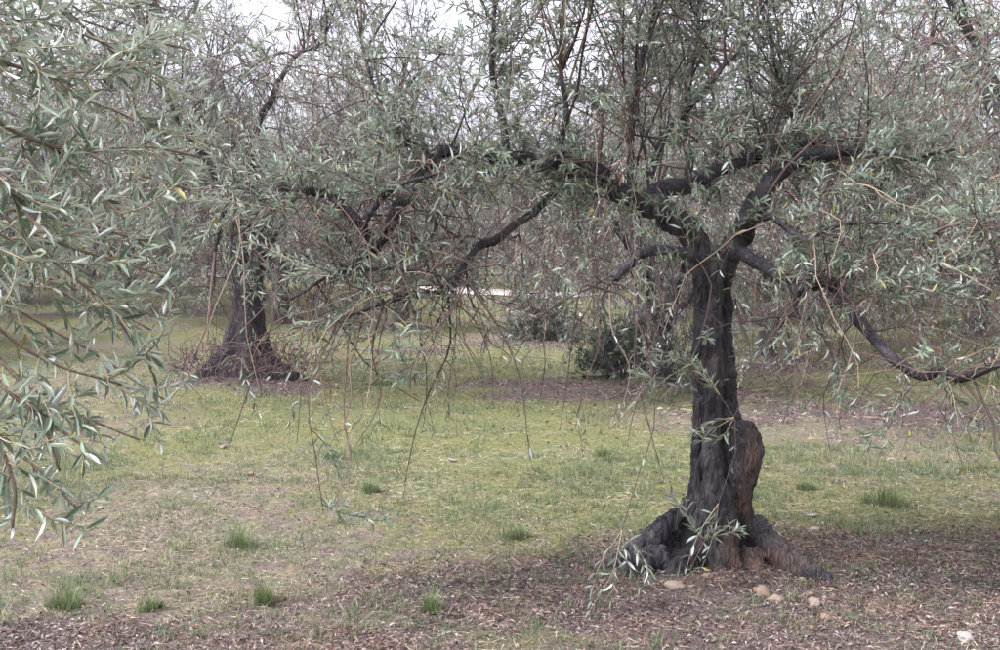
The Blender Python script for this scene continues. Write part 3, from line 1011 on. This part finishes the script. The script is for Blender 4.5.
def WB(rows):
    return np.array([[*(ray_pt(a, b, BY + dy) - np.array([BX, BY, float(tz(BX, BY))])), r] for a, b, dy, r in rows])


B_STR = [WB(s) for s in [
    [(196, 398, 0, .12), (212, 376, 0, .16), (230, 352, 0, .13), (238, 318, 0, .10), (242, 285, 0, .10), (238, 255, 0, .09), (224, 222, 0, .08)],
    [(296, 398, 0, .12), (278, 378, 0, .16), (262, 352, 0, .13), (257, 318, 0, .10), (254, 288, 0, .10), (262, 255, 0, .09), (282, 222, 0, .08)],
    [(245, 402, -.35, .16), (246, 376, -.22, .17), (248, 345, -.12, .13), (249, 300, -.06, .10), (248, 270, -.04, .10)],
    [(245, 392, .35, .18), (246, 365, .2, .16), (250, 325, .1, .12), (250, 270, .05, .11)],
    [(308, 400, -.1, .10), (297, 383, -.1, .13), (282, 374, -.08, .13)],
    [(222, 402, -.25, .12), (228, 380, -.2, .14), (238, 362, -.1, .12)],
    [(270, 402, -.25, .12), (266, 380, -.2, .14), (256, 362, -.1, .12)],
    [(180, 401, -.1, .08), (195, 388, -.1, .11), (212, 374, 0, .12)]]]
protoB = grove_tree(71, False, 1.75, 0.15, 2.7, 4.9, 6, 240, 3300, 10, (0.05, 0.08), 0.85, (0, 0), None, 330, 0.85, 1.15, 0.03, M_BARK_B, B_STR)
treeB = place('olive_tree', protoB, on_ground(BX, BY), 0.0, 1.0, 'olive tree with broad stumpy base wrapped in brown suckers, at left')
rng = np.random.default_rng(7)
n = 300
a = rng.uniform(0, 2 * np.pi, n)
r = rng.uniform(0.35, 0.85, n)
st = np.stack([np.cos(a) * r, np.sin(a) * r * .8, 0.03 + 0.45 * rng.random(n) * (1 - (r - .35) / .6)], -1)
dr = np.stack([np.cos(a) * .5, np.sin(a) * .5, np.full(n, .6)], -1) + rng.normal(size=(n, 3)) * 0.55
suck = grow(rng, st, dr, rng.uniform(.15, .55, n), 7, .9, (0, 0, -.7))
link('suckers', cat_tubes([tubes(suck, taper(n, 7, .007, .0025), 4, 2)], (0, 0, 0), 'suckers', M_TWIG), treeB, kind='stuff')

# ------------------------------------------------------------------ the tree whose boughs reach in from the left
FX, FY = -3.1, 2.9
F_BASE = np.array([FX, FY, float(tz(FX, FY))])
treeF = thing('olive_tree', F_BASE, 'olive tree with leafy grey-green boughs reaching in at the left edge', 'tree')
rn = random.Random(3)
F_STR = []
for k in range(6):
    a = k * math.tau / 6
    F_STR.append(np.array([(FX + math.cos(a + z * .6) * .17 * f, FY + math.sin(a + z * .6) * .17 * f, z, .17 * rr) for z, f, rr in [(-.1, 2, .5), (.1, 1.3, .6), (.4, .8, .6), (.8, .6, .55), (1.2, .65, .5), (1.5, .9, .42)]]))
link('trunk', fused(F_STR, 0.025, .02, 6, (9, 9, 2.5), M_BARK, 'trunk', F_BASE), treeF)
F_BR = [
    [(-60, 60, 2.5), (0, 128, 2.45), (45, 145, 2.4), (85, 180, 2.35), (125, 218, 2.3)],
    [(-60, 90, 2.2), (20, 135, 2.3), (80, 150, 2.4), (150, 148, 2.6), (200, 158, 2.7)],
    [(-80, 180, 2.1), (0, 235, 2.15), (45, 255, 2.2), (100, 300, 2.25), (140, 350, 2.3)],
    [(-80, 150, 2.4), (0, 214, 2.4), (50, 240, 2.45), (120, 262, 2.5), (180, 280, 2.6)],
    [(-80, 250, 2.0), (0, 330, 2.05), (50, 362, 2.1), (100, 378, 2.15), (130, 388, 2.2)],
    [(-60, 330, 2.1), (10, 395, 2.1), (60, 430, 2.1), (95, 455, 2.1)],
    [(-60, 370, 2.0), (-5, 440, 2.0), (15, 490, 2.0), (12, 530, 2.0)],
    [(-80, -40, 2.6), (0, 15, 2.6), (60, 25, 2.6), (140, 60, 2.7)],
    [(-60, -80, 2.8), (30, -20, 2.8), (100, 40, 2.9), (165, 90, 3.0)],
    [(-60, 20, 2.9), (20, 80, 2.9), (90, 100, 3.0), (160, 130, 3.1)],
    [(-70, 110, 2.8), (0, 180, 2.8), (60, 200, 2.9), (120, 210, 3.0)],
    [(-60, 220, 2.7), (10, 280, 2.7), (60, 290, 2.7), (105, 320, 2.7)],
    [(-60, -60, 2.3), (-10, 10, 2.3), (30, 60, 2.3), (70, 90, 2.3)],
    [(-60, 120, 2.1), (-10, 170, 2.1), (20, 205, 2.1), (45, 235, 2.1)],
    [(-60, 20, 2.3), (0, 60, 2.4), (60, 75, 2.5), (130, 60, 2.6)],
    [(-50, 300, 2.4), (0, 360, 2.4), (35, 400, 2.4), (60, 470, 2.4)],
    [(-60, 250, 2.9), (20, 310, 2.9), (90, 350, 2.95), (165, 400, 3.0)], [(-60, 210, 3.1), (20, 262, 3.1), (80, 290, 3.15), (150, 330, 3.2)],
    [(-60, 310, 2.8), (20, 380, 2.8), (70, 410, 2.8), (140, 440, 2.85)], [(-60, 380, 2.6), (0, 440, 2.6), (40, 470, 2.6), (80, 510, 2.6)],
    [(-60, 30, 3.3), (30, 110, 3.3), (100, 160, 3.35), (190, 190, 3.4)], [(-60, 130, 3.2), (40, 200, 3.2), (110, 230, 3.25), (180, 250, 3.3)],
    [(-60, -60, 3.2), (40, 0, 3.2), (110, 30, 3.3), (190, 50, 3.4)],
]
hub = [np.array([FX + .15, FY - .05, 1.45]), np.array([FX + .6, FY - .15, 1.9])]
F_lines = []
for q, rows in enumerate(F_BR):
    w = np.array([ray_pt(*r_) for r_ in rows])
    mid = w[0] + np.array([-.45, .08, .12 + .1 * rn.random()])
    thick = rn.uniform(.003, .0052)
    ctrl = np.vstack([np.append(hub[0], .030), np.append(hub[1] + (mid - hub[1]) * .3, .018), np.append(mid, .009)] + [np.append(c, thick * s) for c, s in zip(w, (1.3, 1.05, .8, .6, .4))])
    me, ln = limb_mesh(ctrl, F_BASE, 300 + q, M_TWIG2, 36, 8, .1)
    link('limb', me, treeF)
    F_lines.append(ln)
rng = np.random.default_rng(404)
FL = resamp(F_lines, 24)
n = 370
p, tan, b, t = pick(rng, FL, n, 0.36, 1.0, 0.9)
F_tw = grow(rng, p, side_dirs(rng, tan, np.radians(rng.uniform(20, 65, n))), rng.uniform(.10, .27, n), 7, .45, (0, 0, .35))
px, py, dep = to_px(F_tw[:, -1])
lim = np.interp(py, [-100, 60, 170, 260, 330, 400, 470, 540, 560], [205, 205, 205, 190, 170, 178, 155, 100, 40])
F_tw = F_tw[(px < lim) & (dep > 1.5) & (py < 545) & ~((py > 240) & (rng.random(len(px)) < .45))]
link('twigs', cat_tubes([tubes(F_tw, taper(len(F_tw), 7, .0021, .0010), 4, 9)], F_BASE, 'twigs', M_SHOOT), treeF, kind='stuff')
s1 = leaf_frames(rng, F_tw, 9, (.034, .064), .12, .8)
s2 = leaf_frames(rng, FL[:, 14:], 10, (.036, .06), .2, .5)
F_fr = [np.concatenate(x) for x in zip(s1, s2)]
F_fr = leaf_objects(treeF, F_BASE, F_fr, 300, rng)
link('foliage', leaves_mesh('foliage', F_fr, M_LEAF, True, F_BASE), treeF, kind='stuff')

# ------------------------------------------------------------------ the tree reaching in from the right
protoG = grove_tree(93, False, 1.3, 0.2, 2.9, 4.6, 6, 190, 2600, 9, (0.05, 0.078), 0.55, (.1, 0), M_LEAF, 260, 0.85, 1.0, 0.035)
GXY = on_ground(5.0, 8.6)
rngG = np.random.default_rng(9)
treeG = thing('olive_tree', GXY, 'olive tree with dense crown reaching in at the upper right edge', 'tree')
link('trunk', protoG['trunk'], treeG)
for me in protoG['limbs']:
    link('limb', me, treeG)
link('twigs', protoG['twigs'], treeG, kind='stuff')
frG = protoG['frames']
frG = [frG[0] + np.array(GXY)] + frG[1:]
frG = leaf_objects(treeG, np.array(GXY), frG, 300, rngG)
link('foliage', leaves_mesh('foliage', frG, M_LEAF, False, GXY), treeG, kind='stuff')

# ------------------------------------------------------------------ the grove behind
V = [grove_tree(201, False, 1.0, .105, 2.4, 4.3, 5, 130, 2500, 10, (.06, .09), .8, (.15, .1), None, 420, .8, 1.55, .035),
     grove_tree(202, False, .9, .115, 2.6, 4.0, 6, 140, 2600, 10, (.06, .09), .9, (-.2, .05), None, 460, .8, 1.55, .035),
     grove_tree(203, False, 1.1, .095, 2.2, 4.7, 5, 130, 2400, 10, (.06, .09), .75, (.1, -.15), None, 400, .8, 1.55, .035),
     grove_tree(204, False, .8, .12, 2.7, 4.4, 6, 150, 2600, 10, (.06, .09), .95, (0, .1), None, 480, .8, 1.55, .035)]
named = [
    (-2.1, 23.0, 0, 0.4, 1.0, 'slim olive trunk standing in a brown litter patch left of centre'),
    (1.95, 13.6, 1, 2.2, 0.8, 'low leaning olive tree just behind the large front trunk'),
    (4.05, 16.6, 2, 1.1, 1.0, 'thin-trunked olive tree seen just right of the front trunk'),
    (7.4, 14.2, 3, 2.6, 1.05, 'olive tree beyond the right edge with its skirt of twigs in view'),
    (-10.3, 30.0, 3, 0.2, 1.45, 'olive tree with thick dark trunk at far left behind the stumpy tree'),
]
for x, y, k, rz, sc, lab in named:
    place('olive_tree', V[k], on_ground(x, y), rz, sc, lab, 'olive trees of the grove behind')
rn = random.Random(17)
taken = [(x, y) for x, y, *_ in named] + [(BX, BY), (5.0, 8.6)]
rn2 = random.Random(29)
ROWLAB = {(822, 21): 'nearest olive of the hazy rows right of the front trunk', (299, 26): 'hazy olive standing just right of and behind the stumpy tree', (751, 26): 'hazy olive peeping out directly behind the front trunk fork',
          (912, 28): 'hazy olive above the lowest bend of the drooping right limb', (390, 32): 'hazy olive left of the pale track end', (697, 32): 'far olive showing just left of the front trunk', (994, 33): 'far olive at the right edge under the drooping twigs',
          (207, 33): 'far olive left of and behind the stumpy tree', (53, 34): 'far olive behind the leafy boughs at the left edge', (833, 33): 'far olive right of the thin-trunked tree'}
yy = 16.5
while yy < 62:
    half = 0.455 * yy + 4.5
    x = -half + rn.uniform(0, 3)
    while x < half:
        px_, py_ = x + rn.uniform(-.9, .9), yy + rn.uniform(-1.2, 1.2)
        gap = abs(px_ + 0.06 * (py_ - 14)) < 1.7 and py_ < 34               # the open alley in the middle
        ppx = 500 + F_PX * px_ / py_
        gap = gap or (-30 < ppx < 230 and py_ < 29) or (385 < ppx < 560 and py_ < 41)                          # open grass left of the stumpy tree
        if not gap and all((px_ - a_) ** 2 + (py_ - b_) ** 2 > 10 for a_, b_ in taken):
            near = abs(np.interp(px_, tr[::-1, 0], tr[::-1, 1]) - py_) < 2.6 and -15 < px_ < 3
            if not near:
                place('olive_tree', V[rn2.randrange(4)], on_ground(px_, py_, -.03), rn2.uniform(0, 6.28), rn2.uniform(1.0, 1.3), ROWLAB.get((round(ppx), round(py_)), 'silvery olive tree in the hazy rows of the grove behind'), 'olive trees of the grove rows')
                taken.append((px_, py_))
        x += 4.5
    yy += 5.0


# ------------------------------------------------------------------ the dark shrub
def shrub(name, loc, R, H, seed, label, n1=90, n2=700):
    rng = np.random.default_rng(seed)
    root = thing(name, loc, label, 'shrub')
    a = rng.uniform(0, 6.283, n1)
    st = np.stack([np.cos(a) * .12, np.sin(a) * .12, np.zeros(n1)], -1)
    el = rng.uniform(.15, 1.5, n1)
    B = grow(rng, st, np.stack([np.cos(a) * np.cos(el), np.sin(a) * np.cos(el), np.sin(el)], -1), rng.uniform(.5, 1, n1) * (R * np.cos(el) + H * np.sin(el)), 7, .35, (0, 0, .1))
    link('stem', cat_tubes([tubes(B, taper(n1, 7, .014, .004), 5, 1)], (0, 0, 0), 'stem', M_TWIG), root)
    p, tan, b, t = pick(rng, B, n2, .25, 1)
    T = grow(rng, p, side_dirs(rng, tan, np.radians(rng.uniform(20, 80, n2))), rng.uniform(.1, .3, n2), 5, .4, (0, 0, 0))
    fr = leaf_frames(rng, T, 9, (.045, .07), .1, .95)
    fr[4] = fr[4] * 1.9
    link('foliage', leaves_mesh('foliage', fr, M_LEAF_DARK, False, (0, 0, 0)), root, kind='stuff')


shrub('dark_shrub', on_ground(0.85, 21.0), .62, 1.0, 55, 'small dark green shrub under the olives near the middle')
shrub('dark_shrub', on_ground(1.75, 14.3), .8, .85, 56, 'dark leafy shrub half hidden behind the front olive trunk')


# ------------------------------------------------------------------ stones
def stone_mesh(seed, mat):
    import bmesh
    bm = bmesh.new()
    bmesh.ops.create_icosphere(bm, subdivisions=3, radius=1.0)
    co = np.array([v.co[:] for v in bm.verts])
    f = 1 + .55 * fbm(co * 1.3 + seed * 7.7, 3, seed) + .16 * fbm(co * 3.5 + seed, 3, seed + 3)
    f = np.minimum(f, 1.0 / np.maximum(np.abs(co @ nrm(np.array([.6, .3 * (seed % 3), .7]))) * 1.05, .3))
    co = co * f[:, None] * np.array([1.0, .8, .62])
    for v, c in zip(bm.verts, co):
        v.co = c
    me = bpy.data.meshes.new('stone')
    bm.to_mesh(me)
    bm.free()
    me.polygons.foreach_set('use_smooth', np.ones(len(me.polygons), bool))
    me.materials.append(mat)
    return me


ST = [stone_mesh(k, M_STONE) for k in range(4)]
SW = [stone_mesh(k + 9, M_STONE_W) for k in range(3)]
rn = random.Random(5)


def stone(px, py, wpx, me, label, group=None, tall=1.0):
    g = ground_pt(px, py)
    s = wpx / 2.0 * g[1] / F_PX
    o = link('stone', me, None, (g[0], g[1], float(tz(g[0], g[1])) + s * .22 * tall), label=label, category='stone')
    if group:
        o['group'] = group
    o.scale = (s, s, s * tall)
    o.rotation_euler = (rn.uniform(-.3, .3), rn.uniform(-.3, .3), rn.uniform(0, 6.28))


stone(762, 596, 20, ST[0], 'larger rounded tan stone at the foot of the front trunk', None, 1.3)
stone(777, 603, 17, ST[1], 'smaller tan stone touching the rounded one at the trunk foot', None, 1.1)
stone(676, 590, 22, ST[2], 'flat tan stone under the left root of the front trunk')
stone(692, 588, 9, ST[3], 'pebble beside the flat tan stone under the left root')
stone(708, 578, 13, ST[1], 'tan stone wedged between the roots of the front trunk')
stone(815, 606, 17, ST[3], 'brownish stone at the tip of the right root')
stone(826, 620, 13, ST[2], 'small brown stone just below the right root')
stone(811, 517, 14, SW[0], 'pale flat stone on the grass right of the trunk', None, .6)
stone(813, 530, 11, SW[2], 'small grey stone just below the pale flat stone', None, .6)
stone(966, 640, 20, SW[1], 'pale stone at the lower right corner', None, .8)
stone(452, 461, 12, SW[2], 'small pale stone on the open grass left of the trunk', None, .5)
rs = random.Random(77)
for k in range(46):
    px_, py_ = rs.uniform(600, 990), rs.uniform(575, 645)
    if k > 34:
        px_, py_ = rs.uniform(20, 560), rs.uniform(420, 640)
    if 640 < px_ < 800 and py_ < 598:
        continue
    stone(px_, py_, rs.uniform(3.5, 8), rs.choice(ST[1:] + SW[:2]), 'pebble lying among the fallen leaves and thin grass', 'pebbles scattered over the ground')


# ------------------------------------------------------------------ grass, tufts, litter
def blades(rng, x, y, h, w, lean=.6, ang=None):
    n = len(x)
    a = rng.uniform(0, 6.283, n) if ang is None else ang
    d = np.stack([np.cos(a), np.sin(a), np.zeros(n)], -1)
    s = np.stack([-np.sin(a), np.cos(a), np.zeros(n)], -1)
    z = tz(x, y) + micro(x, y) * np.clip(1.6 - np.abs(y - 9) / 14, 0, 1) - .004
    b = np.stack([x, y, z], -1)
    le = rng.uniform(.15, 1.0, n) * lean
    v = np.empty((n, 5, 3))
    v[:, 0] = b - s * w[:, None] / 2
    v[:, 1] = b + s * w[:, None] / 2
    m = b + d * (h * le * .35)[:, None] + np.array([0, 0, 1.0]) * (h * .6)[:, None]
    v[:, 2] = m + s * w[:, None] * .38
    v[:, 3] = m - s * w[:, None] * .38
    v[:, 4] = b + d * (h * le)[:, None] + np.array([0, 0, 1.0]) * (h * (1 - .35 * le ** 2))[:, None]
    return v


def blade_mesh(name, v, mat):
    n = len(v)
    off = (np.arange(n) * 5)[:, None]
    return mesh_np(name, v, np.array([[0, 1, 2, 3]]) + off, np.array([[3, 2, 4]]) + off, [mat], False)


rng = np.random.default_rng(33)


def scatter(n, y0, y1, mx=.5):
    yy_ = np.sqrt(rng.uniform(y0 ** 2, y1 ** 2, n))
    xx_ = rng.uniform(-1, 1, n) * (yy_ * mx + .3)
    return xx_, yy_


vs = []
for n, per, y0, y1, h0, h1, w, sp in [(17000, 15, 4.1, 9.0, .025, .085, .0023, .035), (60000, 1, 4.1, 9.0, .012, .05, .0022, .0), (9000, 14, 9.0, 17.0, .02, .08, .0045, .06), (40000, 1, 9.0, 17.0, .015, .06, .0045, 0), (3500, 12, 17.0, 34.0, .03, .09, .011, .12)]:
    x, y = scatter(n, y0, y1)
    clump = .45 + .8 * n2(x, y, 1.9, 44, 3) + .6 * n2(x, y, 7.0, 45, 2)
    dens = np.clip(.15 + clump * (0.55 + .6 * lush_mask(x, y)), 0.08, 1) * (1 - .72 * litter_mask(x, y))
    k = rng.random(n) < dens
    x, y, cl = x[k], y[k], np.clip(clump[k], 0, 1.3)
    hc = rng.uniform(.4, 1.0, len(x)) * (.5 + .6 * cl) * np.where(rng.random(len(x)) < .14, rng.uniform(1.5, 2.6, len(x)), 1.0)
    m = len(x)
    rad_ = np.abs(rng.normal(size=(m, per))) * sp * rng.uniform(.4, 1.4, (m, 1))
    an = rng.uniform(0, 6.283, (m, per))
    xx, yy_ = (x[:, None] + np.cos(an) * rad_).ravel(), (y[:, None] + np.sin(an) * rad_).ravel()
    h = (rng.uniform(h0, h1, (m, per)) * hc[:, None]).ravel()
    vs.append(blades(rng, xx, yy_, h, np.full(len(xx), w) * rng.uniform(.6, 1.3, len(xx)), 1.3))
link('grass', blade_mesh('grass', np.concatenate(vs), M_GRASS), None, None, kind='stuff', label='thin yellow-green winter grass over the grove floor', category='grass')

TUFTS = [(240, 546, 26, .15, 'dark green grass tuft alone on the dry ground at lower left'), (885, 506, 36, .17, 'pale green grass tuft right of the front trunk'), (606, 458, 24, .11, 'bright grass tuft on the lawn behind the left root'),
         (68, 608, 30, .13, 'grass tuft at the lower left corner'), (372, 492, 22, .10, 'small blue-green grass tuft under the hanging twigs'), (520, 538, 26, .09, 'grass tuft at the edge of the leaf litter'),
         (265, 605, 22, .13, 'grass tuft between the two lower left tufts'), (430, 612, 24, .10, 'grass tuft at the bottom centre'), (150, 612, 20, .08, 'low spreading weed tuft near the lower left corner'),
         (805, 490, 16, .08, 'small weed tuft beside the burl of the trunk'), (375, 385, 44, .14, 'wide dark grass tuft beyond the stumpy tree base'), (330, 460, 18, .10, 'grass tuft under the hanging twigs further left')]
for px_, py_, wpx, hh, lab in TUFTS:
    g = ground_pt(px_, py_)
    rad = wpx * .8 * g[1] / F_PX
    hh *= 1.2
    n = 480
    a = rng.uniform(0, 6.283, n)
    r = rad * .6 * rng.random(n) ** .8
    sub = rng.normal(size=(4, 2)) * rad * (.38 if rad < .25 else .1)
    sub[0] = 0
    si = rng.choice(4, n, p=[.4, .25, .2, .15])
    x, y = g[0] + np.cos(a) * r * .75 + sub[si, 0], g[1] + np.sin(a) * r * .75 + sub[si, 1]
    v = blades(rng, x, y, hh * rng.uniform(.25, 1.0, n) * np.array([1, .75, .6, .5])[si], np.full(n, .0030) * (g[1] / 6) ** .8, 1.5 * (.25 + r / rad), a + rng.normal(size=n) * .5)
    base = np.array([g[0], g[1], float(tz(g[0], g[1]))])
    link('grass_tuft', blade_mesh('grass_tuft', v - base, M_TUFT), None, base, label=lab, category='grass')

vs, qs = [], []
for n, y0, y1, sc in [(260000, 4.1, 8.0, .66), (90000, 8.0, 20.0, 1.3)]:
    x, y = scatter(n, y0, y1)
    if y0 > 5:                                                          # further off: most of it under the trees
        pick_ = rng.integers(3, len(LITTER), n)
        LA = np.array(LITTER)[pick_]
        gq = rng.random(n) < .75
        x = np.where(gq, LA[:, 0] + rng.normal(size=n) * LA[:, 2], x)
        y = np.where(gq, LA[:, 1] + rng.normal(size=n) * LA[:, 3], y)
        ok_ = (y > 7.5) & (y < 24)
        x, y = x[ok_], y[ok_]
        n = len(x)
    k = rng.random(n) < np.clip(litter_mask(x, y) * .8 + .09, 0, 1) * np.clip(.75 + n2(x, y, 6, 61, 3), .1, 1)
    x, y = x[k], y[k]
    n = len(x)
    a = rng.uniform(0, 6.283, n)
    d = nrm(np.stack([np.cos(a), np.sin(a), rng.uniform(-.3, .7, n)], -1))
    nn = nrm(np.array([0, 0, 1.0]) + rng.normal(size=(n, 3)) * .75)
    s = nrm(np.cross(d, nn))
    stick = rng.random(n) < .22
    L_ = np.where(stick, rng.uniform(.04, .13, n), rng.uniform(.022, .055, n)) * sc
    W_ = np.where(stick, .0022, L_ * rng.uniform(.18, .3, n)) * np.where(stick, sc, 1)
    b = np.stack([x, y, tz(x, y) + micro(x, y) * np.clip(1.6 - np.abs(y - 9) / 14, 0, 1) + rng.uniform(.002, .014, n)], -1)
    v = np.empty((n, 4, 3))
    v[:, 0] = b - d * L_[:, None] / 2
    v[:, 1] = b + s * W_[:, None] / 2 + np.array([0, 0, .003])
    v[:, 2] = b + d * L_[:, None] / 2
    v[:, 3] = b - s * W_[:, None] / 2 + np.array([0, 0, .003])
    vs.append(v)
v = np.concatenate(vs)
link('leaf_litter', mesh_np('leaf_litter', v, np.arange(len(v) * 4).reshape(-1, 4), None, [M_LITTER]), None, None, kind='stuff', label='purplish brown fallen olive leaves and broken twigs', category='leaf litter')

vs = []
for n, y0, y1, sc in [(60000, 4.1, 9.0, 1.0), (36000, 9.0, 19.0, 1.8)]:
    x, y = scatter(n, y0, y1)
    k = rng.random(n) < np.clip(.45 + .9 * n2(x, y, 1.5, 71, 4), .05, 1) * (1 - .5 * litter_mask(x, y))
    x, y = x[k], y[k]
    n = len(x)
    a = rng.uniform(0, 6.283, n)
    d = nrm(np.stack([np.cos(a), np.sin(a), rng.uniform(-.1, .35, n)], -1))
    s = nrm(np.cross(d, np.array([0, 0, 1.0]) + rng.normal(size=(n, 3)) * .4))
    L_ = rng.uniform(.025, .10, n) * sc
    b = np.stack([x, y, tz(x, y) + micro(x, y) * np.clip(1.6 - np.abs(y - 9) / 14, 0, 1) + rng.uniform(.004, .022, n)], -1)
    v = np.stack([b - d * L_[:, None] / 2 - s * .0012 * sc, b - d * L_[:, None] / 2 + s * .0012 * sc, b + d * L_[:, None] / 2], 1)
    vs.append(v)
v = np.concatenate(vs)
link('dry_grass', mesh_np('dry_grass', v, None, np.arange(len(v) * 3).reshape(-1, 3), [M_STRAW]), None, None, kind='stuff', label='pale dead grass stalks lying flat among the green blades', category='dry grass')


# ------------------------------------------------------------------ damp air
def haze():
    x0, x1, y0, y1, z0, z1 = -640, 640, -240, 960, -3.0, 9.5
    v = [(x0, y0, z0), (x1, y0, z0), (x1, y1, z0), (x0, y1, z0), (x0, y0, z1), (x1, y0, z1), (x1, y1, z1), (x0, y1, z1)]
    q = [(0, 3, 2, 1), (4, 5, 6, 7), (0, 1, 5, 4), (1, 2, 6, 5), (2, 3, 7, 6), (3, 0, 4, 7)]
    m, nt = new_mat('haze')
    N = NT(nt)
    pv = N.n('ShaderNodeVolumePrincipled')
    pv.inputs['Color'].default_value = (0.94, 0.92, 0.97, 1)
    pv.inputs['Density'].default_value = 0.0009
    pv.inputs['Anisotropy'].default_value = 0.2
    o = N.n('ShaderNodeOutputMaterial')
    N.l(pv.outputs[0], o.inputs['Volume'])
    link('haze', mesh_np('haze', v, q, None, [m]), None, None, kind='stuff', label='thin damp air veiling the far olive rows', category='haze')


haze()
